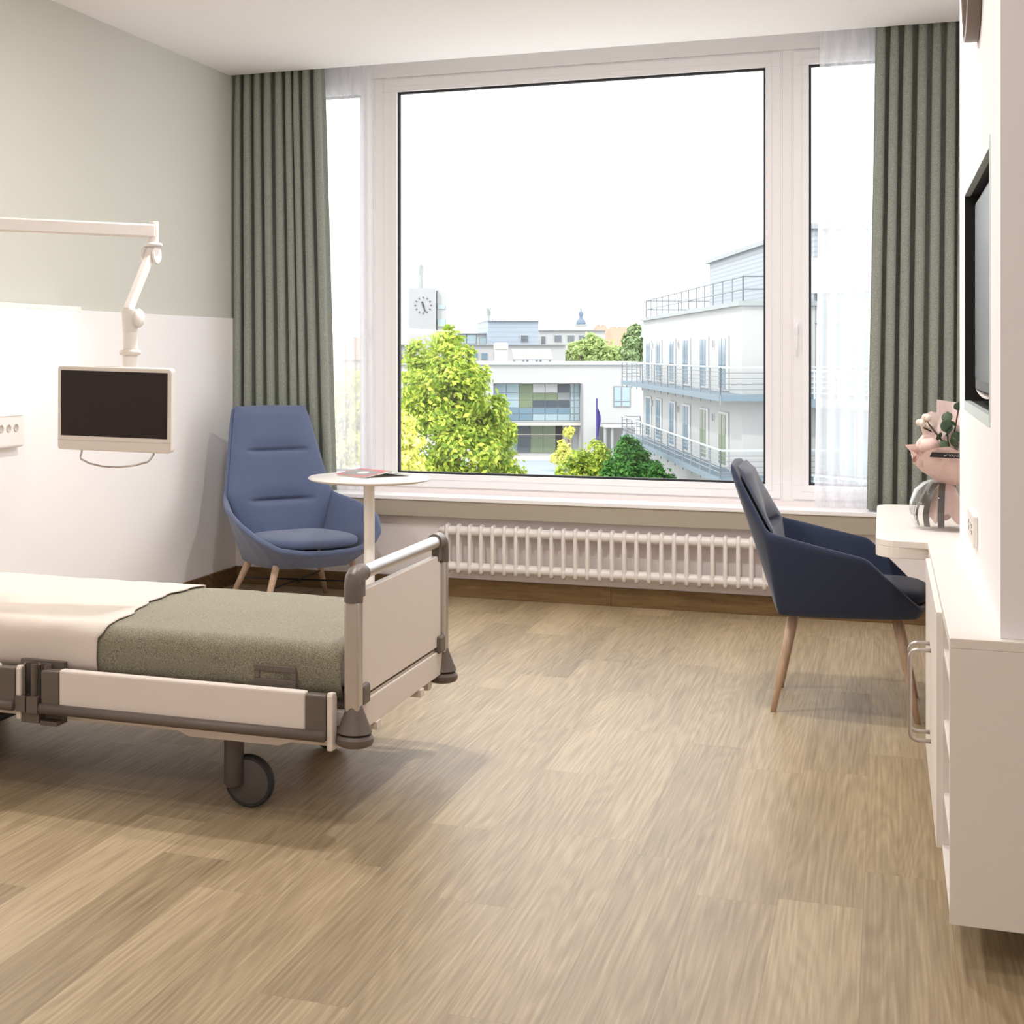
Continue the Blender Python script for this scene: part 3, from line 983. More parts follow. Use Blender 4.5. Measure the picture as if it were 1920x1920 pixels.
# ================================================================== SWIVEL-ARM MONITOR
mo = thing('swivel_monitor', 'small white bedside screen hanging from a white swivel arm above the bed', 'monitor', (-2.48, 4.46, 1.35))
def bar(mb, a, b, w, h, roll=0):
    a, b = Vector(a), Vector(b); t_ = (b - a).normalized()
    s_ = t_.cross(Vector((0, 0, 1))).normalized(); u_ = s_.cross(t_)
    n = mb.addv([p + s_ * (i * w / 2) + u_ * (j * h / 2) for p in (a, b) for i, j in ((-1, -1), (1, -1), (1, 1), (-1, 1))])
    for q in ((0, 3, 2, 1), (4, 5, 6, 7), (0, 1, 5, 4), (1, 2, 6, 5), (2, 3, 7, 6), (3, 0, 4, 7)):
        mb.face([n + i for i in q])
J = Vector((-2.473, 4.625, 1.84))
K = J + Vector((-.651, -.759, 0)).normalized() * .86
m1 = MB(); bar(m1, K, J + Vector((.0, .0, 0)), .04, .048); m1.build('upper_arm', M['white'], mo, bevel=.006)
m2 = MB(); bar(m2, (-3.69, 4.75, 1.84), K, .04, .048); m2.build('wall_arm', M['white'], mo, bevel=.006)
m3 = MB().tube([K + Vector((0, 0, .05)), K - Vector((0, 0, .05))], .03, 18); x = m3.build('wall_arm_joint', M['white'], mo, smooth=True); auto_smooth(x)
MB().box(-3.70, -3.67, 4.68, 4.82, 1.74, 1.94).build('wall_plate', M['white'], mo, bevel=.005)
jt = MB().lathe(J, [(0, -.043), (.018, -.043), (.018, -.0), (.018, .032), (.016, .035), (0, .036)], 22).build('elbow', M['white'], mo, smooth=True); auto_smooth(jt)
cr_ = MB().lathe(J - Vector((0, 0, .050)), [(.018, -.008), (.030, -.005), (.032, .001), (.030, .006), (.018, .009)], 24).build('elbow_ring', M['clockface'], mo, smooth=True)
F0, F1 = Vector((-2.478, 4.615, 1.775)), Vector((-2.487, 4.465, 1.555))
F0 = Vector((-2.468, 4.622, 1.772)); F1 = Vector((-2.481, 4.462, 1.545))
F0 = Vector((-2.478, 4.625, 1.775)); F1 = Vector((-2.487, 4.462, 1.55))
m4 = MB(); bar(m4, F0, F1, .026, .034); m4.build('forearm', M['white'], mo, bevel=.005)
m5 = MB()
for dx in (-.022, .022):
    m5.lathe(F0 + Vector((dx - .005, 0, -.022)), [(0, -.005), (.030, -.005), (.034, 0), (.030, .005), (0, .005)], 20, 'X')
x = m5.build('elbow_cheeks', M['white'], mo, smooth=True); auto_smooth(x)
C0 = Vector((-2.479, 4.462, 0))
m6 = MB().lathe(C0, [(0, 1.33), (.027, 1.33), (.027, 1.39), (.026, 1.391), (.026, 1.415), (.027, 1.416), (.027, 1.47), (.026, 1.471), (.0265, 1.474), (.030, 1.505), (.032, 1.55), (.030, 1.554), (0, 1.555)], 24)
x = m6.build('column', M['white'], mo, smooth=True); auto_smooth(x)
x = MB().lathe(C0 + Vector((0, 0, 1.402)), [(.027, -.010), (.036, -.008), (.040, 0), (.036, .008), (.027, .010)], 28).build('column_ring', M['monwhite'], mo, smooth=True)
x = MB().lathe(C0 + Vector((.036, 0, 1.522)), [(0, -.006), (.030, -.006), (.034, 0), (.030, .006), (0, .006)], 20, 'X').build('pivot_cheek', M['white'], mo, smooth=True)
# screen head: corners measured from the room
TLc, TRc, BRc, BLc = Vector((-2.693, 4.325, 1.357)), Vector((-2.276, 4.395, 1.3455)), Vector((-2.262, 4.415, 1.050)), Vector((-2.676, 4.345, 1.066))
TLc = Vector((-2.690, 4.330, 1.3565)); W_ = Vector((.9935, .158, -.027)).normalized()
U_ = Vector((-.026, -.060, 1)); U_ = (U_ - W_ * U_.dot(W_)).normalized(); Nn = W_.cross(U_)       # Nn points away from viewer?
if Nn.y > 0: Nn = -Nn
def sp(u, v, d=0):
    return TLc + W_ * (u * .4135) - U_ * ((1 - v) * .292) + Nn * d
mc = MB(); 
rr_ = .012
pts = []
for (cu, cv, a0) in ((1 - rr_ / .42, 1 - rr_ / .292, 0), (rr_ / .42, 1 - rr_ / .292, 90), (rr_ / .42, rr_ / .292, 180), (1 - rr_ / .42, rr_ / .292, 270)):
    for i in range(5):
        a = math.radians(a0 + 22.5 * i)
        pts.append(sp(cu + rr_ / .42 * math.cos(a), cv + rr_ / .292 * math.sin(a)))
mc.poly_extr(pts, -Nn * .045)
cas = mc.build('casing', M['monwhite'], mo, bevel=.004)
ms_ = MB(); ms_.poly_extr([sp(.032, .95, .0012), sp(.968, .95, .0012), sp(.968, .173, .0012), sp(.032, .173, .0012)], -Nn * .002)
ms_.build('screen', M['screen'], mo)
ml = MB(); ml.poly_extr([sp(.004, .118, .0006), sp(.996, .118, .0006), sp(.996, .122, .0006), sp(.004, .122, .0006)], -Nn * .002)
ml.build('casing_joint', M['plastic_hole'], mo)
hd = MB(); pts = []
for u, v, d in [(.20, .02, -.02), (.20, -.03, -.018), (.195, -.075, -.012), (.21, -.105, .0), (.30, -.145, .016), (.42, -.168, .026), (.5, -.172, .028), (.58, -.168, .026), (.70, -.145, .016), (.80, -.105, .0), (.815, -.075, -.012), (.835, -.03, -.018), (.84, .02, -.02)]:
    pts.append(sp(u, v, d))
hd.tube(pts, .0035, 8); x = hd.build('grab_handle', M['steel'], mo, smooth=True); x['label'] = 'bent steel wire handle'
bk = MB(); bk.tube([sp(.5, .8, -.045), C0 + Vector((0, 0, 1.34))], .02, 12); bk.build('tilt_mount', M['white'], mo)

# ================================================================== BED-HEAD WALL FITTINGS
XP = XL + .014
hp = thing('bedhead_unit', 'tall white bedhead service panel on the wall behind the bed', 'wall panel', (XP, 4.8, 0))
MB().box(XP, XP + .03, 4.0, 5.643, .11, 1.575).build('panel', M['wallw'], hp, bevel=.004)
sc = thing('socket_channel', 'white socket channel on the bedhead panel, left of the small screen', 'socket strip', (XP + .03, 5.2, 1.05))
MB().box(XP + .03, -3.640, 4.0, 5.58, .978, 1.135).build('channel_body', M['white'], sc, bevel=.012, seg=3)
MB().box(-3.6405, -3.6385, 4.02, 5.56, 1.118, 1.121).build('channel_groove', M['plastic_hole'], sc)
for i in range(9):
    y = 5.513 - .058 * i
    MB().lathe((-3.641, y, 1.066), [(0, 0), (.017, 0), (.0185, .003), (.0165, .0042), (.0155, .002), (0, .002)], 20, 'X').build('outlet', M['plastic_hole'], sc, smooth=True)
rl = thing('bedhead_lamp', 'slim white lamp bar on the wall above the bedhead panel', 'lamp', (XP, 5.0, 1.585))
MB().box(XP, -3.600, 4.0, 6.007, 1.597, 1.622).build('housing', M['white'], rl, bevel=.003)
MB().box(XP + .03, -3.612, 4.02, 5.99, 1.5915, 1.597).build('diffuser', M['lampglow'], rl)

# ================================================================== CABINET, WORKTOP, DESK
CXF = .137
cb = thing('low_cabinet', 'long low white cabinet with open shelves and handled doors under the television', 'cabinet', (.43, 4.4, .1))
YA, YE = 3.552, 5.31
c = MB()
c.box(CXF, .72, YA, YA + .018, .100, .728)                       # near end
c.box(CXF + .002, .72, YA + .018, YE, .100, .118)               # floor
c.box(CXF + .002, .72, YA + .018, YE, .712, .728)               # top
c.box(.70, .72, YA + .018, YE, .118, .712)                      # back
for y in (4.065, 5.12, YE - .018):
    c.box(CXF + (.0 if y != 4.065 else .002), .70, y, y + .018, .118, .712)
c.build('carcass', M['cab'], cb, bevel=.001)
for z in (.245, .436, .620):
    MB().box(CXF + .006, .70, YA + .018, 4.065, z - .009, z + .009).build('shelf', M['cab'], cb, bevel=.001)
for z in (.30, .49):
    MB().box(CXF + .006, .70, 5.138, YE - .018, z - .009, z + .009).build('shelf', M['cab'], cb, bevel=.001)
MB().box(.20, .70, YA + .35, YE - .1, 0, .100).build('plinth', M['cab'], cb)
for (a, b, hy) in ((4.073, 4.597, 4.555), (4.603, 5.128, 4.665)):
    d = MB().box(CXF - .012, CXF + .006, a, b, .106, .722).build('door', M['cab'], cb, bevel=.0015)
    h = MB()
    x0_ = CXF - .012
    pts = [(x0_, hy, .528), (x0_ - .035, hy, .528)]
    for i in range(1, 6):
        a_ = PI / 2 * i / 5
        pts.append((x0_ - .035 - .022 * math.sin(a_), hy, .506 + .022 * math.cos(a_)))
    for i in range(0, 6):
        a_ = PI / 2 * i / 5
        pts.append((x0_ - .035 - .022 * math.cos(a_), hy, .284 - .022 * math.sin(a_)))
    pts.append((x0_, hy, .262))
    h.tube(pts, .0062, 10)
    ho = h.build('handle', M['steel'], d, org=(.43, 4.4, .1), smooth=True); ho['label'] = 'satin steel bow handle'
# continuous worktop widening into the desk tongue
dk = MB()
out = [(.72, YA), (CXF, YA), (CXF, 5.315)]
out += [(.128, 5.318), (.06, 5.325)]
cxr, cyr = .06, 5.42
for i in range(1, 9):
    a = PI / 2 * i / 8
    out.append((cxr - .092 * math.sin(a), cyr - .095 * math.cos(a)))
out += [(-.033, 6.45)]
for i in range(1, 9):
    a = PI / 2 * i / 8
    out.append((.045 - .078 * math.cos(a), 6.53 + .078 * math.sin(a)))
out += [(.05, 6.61), (.72, 6.61)]
dk.prism(out[::-1], .728, .7515)
dt = thing('worktop', 'white worktop running from the low cabinet into a rounded desk', 'desk', (.35, 5.4, .70))
dk.build('top', M['cab'], dt, bevel=.002)
ap = MB()
ap2 = [p for p in out if p[1] >= 5.31 and p[0] < .5]
pts = [(.18, 5.33)] + [(.06, 5.327)] + [(cxr - .092 * math.sin(PI / 2 * i / 8), cyr - .095 * math.cos(PI / 2 * i / 8)) for i in range(1, 9)] + [(-.033, 6.45)] + [(.045 - .078 * math.cos(PI / 2 * i / 8), 6.53 + .078 * math.sin(PI / 2 * i / 8)) for i in range(1, 9)] + [(.18, 6.61)]
ap.prism(pts[::-1], .690, .7285)
ap.build('thick_edge', M['cab'], dt, bevel=.002)
MB().box(.40, .43, 5.33, 6.6, 0, .69).build('support_panel', M['cab'], dt)

# ================================================================== TELEVISION, NICHE TRIM, CLOCK, WALL SOCKET
tf = thing('niche_frame', 'pale grey frame lining the black television niche', 'frame', (.245, 4.55, 1.21))
f = MB()
f.box(.2435, .262, 3.93, 5.172, 1.214, 1.244); f.box(.2435, .262, 3.93, 5.172, 1.915, 1.945)
f.box(.2435, .262, 3.93, 3.950, 1.244, 1.915)
f.build('trim', M['tvframe'], tf)
f = MB()
f.box(.395, .3995, 3.95, 5.170, 1.216, 1.943); f.box(.262, .395, 3.95, 5.168, 1.238, 1.244); f.box(.262, .395, 3.95, 5.168, 1.915, 1.921)
f.box(.2455, .395, 5.160, 5.1715, 1.2445, 1.9145); f.box(.262, .395, 3.950, 3.956, 1.244, 1.915)
f.build('lining', M['tvblack'], tf)
tv = thing('television', 'flat black television recessed in the niche on the right wall', 'television', (.30, 4.6, 1.27))
MB().box(.268, .305, 4.10, 4.992, 1.285, 1.876).build('casing', M['tvblack'], tv, bevel=.004)
MB().box(.2665, .268, 4.112, 4.98, 1.318, 1.864).build('screen', M['tvscreen'], tv)
sb = MB()
sb.grid(20, 4, lambda u, v: (.270 + .03 * v, 4.22 + .76 * u, 1.283 - .016 * math.sin(PI * u) ** .7 * (1 - v)))
sb.build('speaker_lip', M['plastic_hole'], tv, smooth=True, solid=.002)
MB().box(.305, .395, 4.45, 4.65, 1.5, 1.65).build('wall_mount', M['tvblack'], tv)
ck = thing('wall_clock', 'round wall clock with thick taupe rim above the television', 'clock', (.245, 4.40, 2.475))
x = MB().lathe((.245, 4.40, 2.475), [(.185, 0), (.200, -.002), (.200, -.036), (.190, -.038), (.187, -.036), (.187, -.01)], 56, 'X').build('rim', M['clockrim'], ck, smooth=True); auto_smooth(x)
MB().lathe((.2385, 4.40, 2.475), [(0, 0), (.188, 0), (.188, -.012), (0, -.012)], 56, 'X').build('face', M['clockface'], ck)
hh = MB(); hh.box(.222, .2255, 4.395, 4.405, 2.475, 2.60); hh.build('minute_hand', M['black'], ck)
hh = MB(); hh.box(.2255, .2262, 4.32, 4.40, 2.471, 2.479); hh.build('hour_hand', M['black'], ck)
ws = thing('wall_socket', 'white double wall socket above the worktop', 'socket', (.245, 4.59, .89))
MB().box(.233, .2448, 4.44, 4.74, .848, .936).build('plate', M['white'], ws, bevel=.002)
for y in (4.52, 4.59, 4.66):
    for dz in (-.009, .009):
        MB().box(.2322, .2332, y - .004, y + .004, .892 + dz - .006, .892 + dz + .006).build('slot', M['dark'], ws)

# ================================================================== BOUQUET IN GLASS VASE
vc = Vector((.200, 5.745, .7515))
vs = thing('glass_vase', 'round clear glass vase with dark ribbon on the desk corner', 'vase', vc)
vm = MB()
prof = [(.045, 0), (.09, .004), (.110, .03), (.117, .07), (.116, .10), (.10, .145), (.07, .172), (.05, .180)]
k = 40
rs = []
for r_, h in prof:
    rs.append(vm.addv([vc + Vector((r_ * math.cos(2 * PI * i / k), r_ * math.sin(2 * PI * i / k), h)) for i in range(k)]))
for a, b in zip(rs, rs[1:]):
    for i in range(k):
        vm.face((a + i, a + (i + 1) % k, b + (i + 1) % k, b + i))
vm.face([rs[0] + i for i in range(k)][::-1])
vm.build('bowl', M['vase'], vs, smooth=True)
for ang, r0, wd_ in ((3.55, .106, .012), (4.05, .100, .016), (4.6, .096, .014), (3.0, .1, .010)):
    rb = MB()
    def fr_(u, v, ang=ang, wd_=wd_):
        z = .172 - .158 * u
        rad = .045 + .058 * math.sin(min(1, u * 1.15) * PI / 2) ** .8 * (1 if u < .75 else 1 - (u - .75) * .7)
        a = ang + (v - .5) * wd_ / max(rad, .03) * 1.6
        return vc + Vector((rad * math.cos(a), rad * math.sin(a), z))
    rb.grid(18, 2, fr_)
    rb.build('ribbon', M['ribbon'], vs, smooth=True)
bq = thing('bouquet', 'pink paper-wrapped bouquet with cotton and eucalyptus in the glass vase', 'flowers', vc + Vector((0, 0, .03)))
bc = vc + Vector((.03, .0, 0))
# paper cone, crumpled, flaring to ragged points
pc = MB()
def cone(u, v, ph=0, flare=1.0, top=.40, seed=1):
    a = 2 * PI * u
    z0_, z1_ = .165, top + .032 * math.sin(a * 3 + ph) + .03 * noise.noise(Vector((math.cos(a) * 2, math.sin(a) * 2, seed)))
    z = z0_ + (z1_ - z0_) * v
    r_ = (.022 + .135 * flare * (v ** .62)) * (1 + .10 * math.sin(a * 7 + ph) * v + .12 * noise.noise(Vector((math.cos(a) * 3, math.sin(a) * 3, v * 2 + seed))))
    return bc + Vector((r_ * math.cos(a), r_ * math.sin(a), z))
def crumple(p, v):
    return p + Vector((noise.noise(p * 23), noise.noise(p * 19 + Vector((3, 1, 2))), noise.noise(p * 21 + Vector((9, 4, 7))))) * .024 * v
pc.grid(26, 6, lambda u, v: crumple(cone(u, v, .4, .90, .285, 1), v))
pc.build('wrapping_paper', M['paper'], bq, smooth=False)
pc = MB(); pc.grid(22, 6, lambda u, v: crumple(cone(u, v, 2.0, .62, .40, 7), v))
pc.build('tissue', M['paper2'], bq)
pc = MB()
pc.grid(10, 10, lambda u, v: bc + Vector((-.05 + .13 * u, .06 + .02 * math.sin(u * 4), .30 + .175 * v - .02 * u * v)))
pc.build('paper_point', M['paper2'], bq, solid=.001)
sk = MB()
def skirt(u, v):
    a = 2 * PI * u
    r_ = .022 + .05 * v ** .8 * (1 + .2 * math.sin(a * 6))
    return bc + Vector((-.02 + r_ * math.cos(a), r_ * math.sin(a), .168 - (.125 + .02 * math.sin(a * 5)) * v))
sk.grid(60, 8, skirt); sk.build('paper_skirt', M['paper'], bq)
# folded lip of pink paper on the left shoulder
lipm = MB()
lipm.grid(14, 12, lambda u, v: bc + Vector((-.118 + .095 * u + .012 * math.sin(v * 3), -.02 + .10 * v - .03 * math.sin(u * PI), .255 + .03 * v + .085 * math.sin(u * PI * .85 + .3) )))
lipm.build('paper_fold', M['paper2'], bq, smooth=True, solid=.001)
for p_, r_ in (((-.075, -.02, .305), .048), ((-.02, .05, .335), .04), ((.03, -.03, .33), .045)):
    pm = MB(); 
    for q in range(7):
        a = q * 2.4
        c_ = bc + Vector(p_) + Vector((math.cos(a) * .013 * (q % 3), math.sin(a) * .013 * (q % 3), .003 * q))
        pm.blob(c_, (r_ * (.9 - q * .06), r_ * (.85 - q * .06), r_ * (.72 - q * .03)), 14, 9)
    pm.build('rose', M['petal'], bq, smooth=True)
# cotton bolls on a twig
tw = MB().tube([bc + Vector((.0, -.05, .28)), bc + Vector((-.045, -.085, .34)), bc + Vector((-.085, -.06, .395))], .0035, 8)
tw.tube([bc + Vector((-.06, -.045, .355)), bc + Vector((-.10, -.05, .375))], .003, 8)
tw.build('twig', M['stem'], bq)
for i, p_ in enumerate([(-.088, -.055, .412), (-.108, -.05, .392), (-.075, -.05, .385)]):
    cm = MB()
    for q in range(5):
        a = q * 1.256
        cm.blob(bc + Vector(p_) + Vector((math.cos(a) * .007, math.sin(a) * .007, .003 * (q % 2))), .0115, 10, 7)
    cm.build('cotton_boll', M['cotton'], bq, smooth=True)
def leafm(c_, r_, az, tl, m=M['euca']):
    lm = MB()
    lm.grid(8, 6, lambda u, v: Vector(((u - .5) * 2 * math.sqrt(max(0, 1 - (2 * v - 1) ** 2)) * r_ * .85, .15 * r_ * ((u - .5) * 2) ** 2, (v * 2 - 1) * r_)))
    Mx = Matrix.Translation(c_) @ Matrix.Rotation(az, 4, 'Z') @ Matrix.Rotation(tl, 4, 'X')
    for i in range(len(lm.v)): lm.v[i] = Mx @ lm.v[i]
    return lm.build('eucalyptus_leaf', m, bq, smooth=True, solid=.0008)
for p_, r_, az, tl in [((.018, -.05, .455), .020, .2, .6), ((-.022, -.06, .418), .022, -.3, -.4), ((-.022, -.07, .385), .026, .3, .2), ((-.012, -.06, .362), .02, 1.2, .7), ((.04, -.05, .41), .017, .8, -.9), ((.01, -.06, .345), .022, .4, .1), ((.0, -.07, .325), .022, -.8, .4), ((.045, -.03, .44), .014, .1, .9), ((.03, -.06, .37), .016, 2, .3), ((-.045, -.05, .345), .017, .9, .5), ((-.03, -.065, .318), .02, .2, -.5), ((.012, -.065, .305), .018, 1.1, .3), ((-.005, -.06, .392), .018, -.6, .8)]:
    leafm(bc + Vector(p_) + Vector((0, -.045, 0)), r_, az, tl)
sm = MB()
sm.tube([bc + Vector((.0, -.04, .26)), bc + Vector((.0, -.10, .34)), bc + Vector((.018, -.095, .45))], .0026, 6)
sm.tube([bc + Vector((.0, -.04, .26)), bc + Vector((-.018, -.10, .33)), bc + Vector((-.024, -.105, .41))], .0026, 6)
sm.build('stems', M['stem'], bq)
# printed band
bd = MB()
def band(u, v):
    a = PI * (1.28 + .60 * u)
    return bc + Vector((.134 * math.cos(a), .134 * math.sin(a), .281 - .004 * u + .018 * (v - .5)))
bd.grid(24, 1, band); bo = bd.build('printed_band', M['ribbonblack'], bq, solid=-.001)
tcu = bpy.data.curves.new('band_lettering', 'FONT'); tcu.body = "w' VANESS"; tcu.size = .0145; tcu.extrude = .0003
tcu.align_x = 'LEFT'
to = bpy.data.objects.new('band_lettering', tcu); COL.objects.link(to)
bpy.context.view_layer.update()
me = bpy.data.meshes.new_from_object(to.evaluated_get(bpy.context.evaluated_depsgraph_get()))
bpy.data.objects.remove(to)
for v_ in me.vertices:                         # wrap the letters round the band
    a = PI * 1.42 + v_.co.x / .135
    p_ = bc + Vector((.1365 * math.cos(a), .1365 * math.sin(a), .2755 + v_.co.y)) - bq.location
    v_.co = p_
me.materials.clear(); me.materials.append(M['letter'])
lo = bpy.data.objects.new('lettering', me); COL.objects.link(lo); lo.parent = bq

# ================================================================== CEILING LAMPS (behind the field of view)
for i, (x_, y_, pw, wh) in enumerate(LAMPS):
    cl = thing('ceiling_lamp', 'white round ceiling downlight ' + wh, 'lamp', (x_, y_, CZ), 'ceiling downlights')
    MB().lathe((x_, y_, CZ), [(.20, 0), (.20, -.012), (.185, -.014), (.185, -.004)], 32).build('ring', M['white'], cl, smooth=True)
    lo_ = light('lamp_light', 'AREA', (0, 0, -.018), (0, 0, 0), pw, (1, .965, .94), shape='DISK', size=.16)
    lo_.parent = cl

# ================================================================== THE TOWN OUTSIDE
# town frame: x to the right, y away from the window, turned with the street grid
GZ = -6.67
def tstruct(name, mb, m, **kw):
    o = mb.build(name, m, org=(0, 0, 0), **kw); o.rotation_euler = (0, 0, TH); return o
gr = MB().box(-160, 200, 14, 420, GZ - .3, GZ)
o = tstruct('ground', gr, M['pave']); o['kind'] = 'structure'
rd = MB().box(-30, 40, 84, 104, GZ, GZ + .03)
o = tstruct('ground_drive', MB().poly_extr([(2, 76, GZ + .02), (14, 80, GZ + .02), (20, 108, GZ + .02), (4, 108, GZ + .02)], (0, 0, .03)), M['drive']); o['kind'] = 'structure'

def railing(mb, a, b, h, n, r=.03, rails=(1.0,), lower=()):
    a, b = Vector(a), Vector(b)
    for i in range(n + 1):
        p = a.lerp(b, i / n); mb.tube([p, p + Vector((0, 0, h))], r, 5)
    for f in rails: mb.tube([a + Vector((0, 0, h * f)), b + Vector((0, 0, h * f))], r * 1.2, 5)
    for f in lower: mb.tube([a + Vector((0, 0, h * f)), b + Vector((0, 0, h * f))], r * .45, 4)

# right-hand balcony building
bl = thing('balcony_building', 'white three-storey building with long steel balconies on the right outside', 'building', (16, 60, GZ), town=True)
P0, P1 = Vector((14.65, 53.0, 0)), Vector((16.45, 79.2, 0))
fd = (P1 - P0).normalized(); fn_ = Vector((-fd.y, fd.x, 0))   # facade outward normal (towards the left)
if fn_.x > 0: fn_ = -fn_
rt = Vector((19.5, 53.25, 0))
w_ = MB()
w_.prism([(P0.x, P0.y), (rt.x, rt.y), (30, 56), (30, 80), (P1.x, P1.y)], GZ, 3.15)
w_.build('walls', M['render'], bl)
cp = MB()
o1, o2, o3 = P0 + fn_ * .15 - fd * .15, P1 + fn_ * .15 + fd * .15, rt + Vector((0, -.15, 0))
cp.prism([(o1.x, o1.y), (o3.x, o3.y), (30.2, 56), (30.2, 80.3), (o2.x, o2.y)], 3.15, 3.32)
cp.build('roof_edge', M['coping'], bl)
ctrs = [76.8, 73.2, 68.9, 64.9, 60.5, 56.3]
for zt, zb in ((2.08, -.06), (-.90, -3.05)):
    for yy in ctrs:
        u0 = (yy - 53) / 26.2
        c_ = P0.lerp(P1, u0)
        a, b_ = c_ - fd * .95, c_ + fd * .95
        fr = MB()
        def quad(mb, p, q, z0, z1, dep0, dep1):
            pts = [p + fn_ * dep0, q + fn_ * dep0]
            mb.poly_extr([(pts[0].x, pts[0].y, z0), (pts[1].x, pts[1].y, z0), (pts[1].x, pts[1].y, z1), (pts[0].x, pts[0].y, z1)], fn_ * (dep1 - dep0))
        quad(fr, a, b_, zb, zt, .01, .05)
        wf = fr.build('french_window', M['wframe'], bl)
        pn = MB()
        quad(pn, a + fd * .5, a + fd * 1.15, zb + .1, zt - .1, .05, .07); quad(pn, a + fd * 1.25, b_ - fd * .08, zb + .1, zt - .1, .05, .07)
        x = pn.build('pane', M['pane'] if zt > 0 else M['panegreen'] if yy < 62 else M['pane'], wf, org=(16, 60, GZ))
    for yy in (75.2, 67.0, 58.4):
        c_ = P0.lerp(P1, (yy - 53) / 26.2); x = MB()
        x.tube([c_ + fn_ * .10 + Vector((0, 0, zt - .45)), c_ + fn_ * .10 + Vector((0, 0, zt - .15))], .05, 8)
        x.build('wall_lamp', M['wframe'], bl)
for zs in (-.12, -3.12):
    s_ = MB()
    q0, q1 = P0 + fn_ * 1.05 - fd * 1.1, P1 + fn_ * 1.05 + fd * 1.2
    r0_ = Vector((19.6, 52.05, 0))
    s_.prism([(q0.x, q0.y), (r0_.x, r0_.y), (19.6, 53.3), (P0.x, P0.y), (P1.x, P1.y), ((P1 + fd * 1.2).x, (P1 + fd * 1.2).y), (q1.x, q1.y)], zs - .22, zs)
    s_.build('balcony_slab', M['balc'], bl)
    rl_ = MB()
    i0, i1 = q0 - fn_ * .06, q1 - fn_ * .06
    railing(rl_, (i0.x, i0.y, zs - .35), (i1.x, i1.y, zs - .35), 1.35, 14, .03, (), (.40, .52, .64, .76, .88))
    railing(rl_, (i0.x, i0.y, zs), (r0_.x, r0_.y + .05, zs), 1.0, 2, .03, (), (.2, .4, .6, .8))
    e1 = P1 + fd * 1.15
    railing(rl_, (i1.x, i1.y, zs), (e1.x, e1.y, zs), 1.0, 1, .03, (), (.2, .4, .6, .8))
    rl_.build('railing', M['rail'], bl)
    hr = MB()
    hr.tube([(e1.x, e1.y, zs + 1), (i1.x, i1.y, zs + 1), (i0.x, i0.y, zs + 1), (r0_.x, r0_.y + .05, zs + 1)], .045, 6)
    hr.build('handrail', M['railw'], bl)
rr2 = MB()
j0, j1 = P0 - fn_ * .1 + fd * .3, P1 - fn_ * .1 - fd * .4
railing(rr2, (j0.x, j0.y, 3.3), (j1.x, j1.y, 3.3), .95, 13, .03, (1.0, .5))
railing(rr2, (j0.x, j0.y, 3.3), (19.6, 53.5, 3.3), .95, 3, .03, (1.0, .5))
railing(rr2, (j1.x, j1.y, 3.3), (22, 79.5, 3.3), .95, 3, .03, (1.0, .5))
rr2.build('roof_railing', M['rail'], bl)
# set-back top storey
ts = MB()
S = lambda y: 17.7 + .069 * (y - 53)
ts.prism([(S(54.5), 54.5), (27, 54.5), (27, 76), (S(76), 76)], 3.32, 6.1)
ts.build('top_storey', M['clad'], bl)
ts = MB(); ts.prism([(S(54.5) - .2, 54.3), (27.2, 54.3), (27.2, 76.2), (S(76) - .2, 76.2)], 6.1, 6.3); ts.build('top_roof', M['coping'], bl)
for yy, ww in ((67.6, .8), (59.7, .7)):
    d = MB(); d.poly_extr([(S(yy) - .05, yy - ww, 3.35), (S(yy) - .05 + .069 * 2 * ww, yy + ww, 3.35), (S(yy) - .05 + .069 * 2 * ww, yy + ww, 5.3), (S(yy) - .05, yy - ww, 5.3)], (.1, 0, 0)); d.build('door', M['pane'], bl)
# glazed wing at the right
gw = thing('glazed_wing', 'teal glass wing seen through the right-hand side window', 'building', (19, 50, GZ), town=True)
G0, G1 = Vector((17.45, 53.2, 0)), Vector((21.5, 45.0, 0))
gd = (G1 - G0).normalized(); gn = Vector((gd.y, -gd.x, 0)); gn = gn if gn.x < 0 else -gn
w_ = MB(); w_.prism([(G0.x, G0.y), (G1.x, G1.y), (30, 45), (30, 53.2)], GZ, 3.6); w_.build('glass_body', M['teal'], gw)
fr = MB()
for i in range(15):
    p = G0.lerp(G1, i / 14); fr.tube([p + gn * .06 + Vector((0, 0, GZ)), p + gn * .06 + Vector((0, 0, 3.6))], .05, 4)
for z in (-3.0, -.1, .9, 2.5):
    fr.tube([G0 + gn * .06 + Vector((0, 0, z)), G1 + gn * .06 + Vector((0, 0, z))], .05, 4)
fr.build('mullions', M['dframe'], gw)
w_ = MB(); w_.prism([(G0.x - .3, G0.y - .1), (G1.x - .3, G1.y - .1), (30, 44.9), (30, 53.3)], 3.6, 4.9); w_.build('parapet', M['render2'], gw)
for zs in (-.25, -4.0):
    s_ = MB(); a, b_ = G0 + gn * 1.2, G1 + gn * 1.2
    s_.prism([(G0.x, G0.y), (a.x, a.y), (b_.x, b_.y), (G1.x, G1.y)], zs - .3, zs); s_.build('balcony_slab', M['balc'], gw)
    s_ = MB(); railing(s_, (a.x, a.y, zs), (b_.x, b_.y, zs), 1.0, 8, .035, (1.0,), (.2, .4, .6, .8)); s_.build('railing', M['railw'], gw)

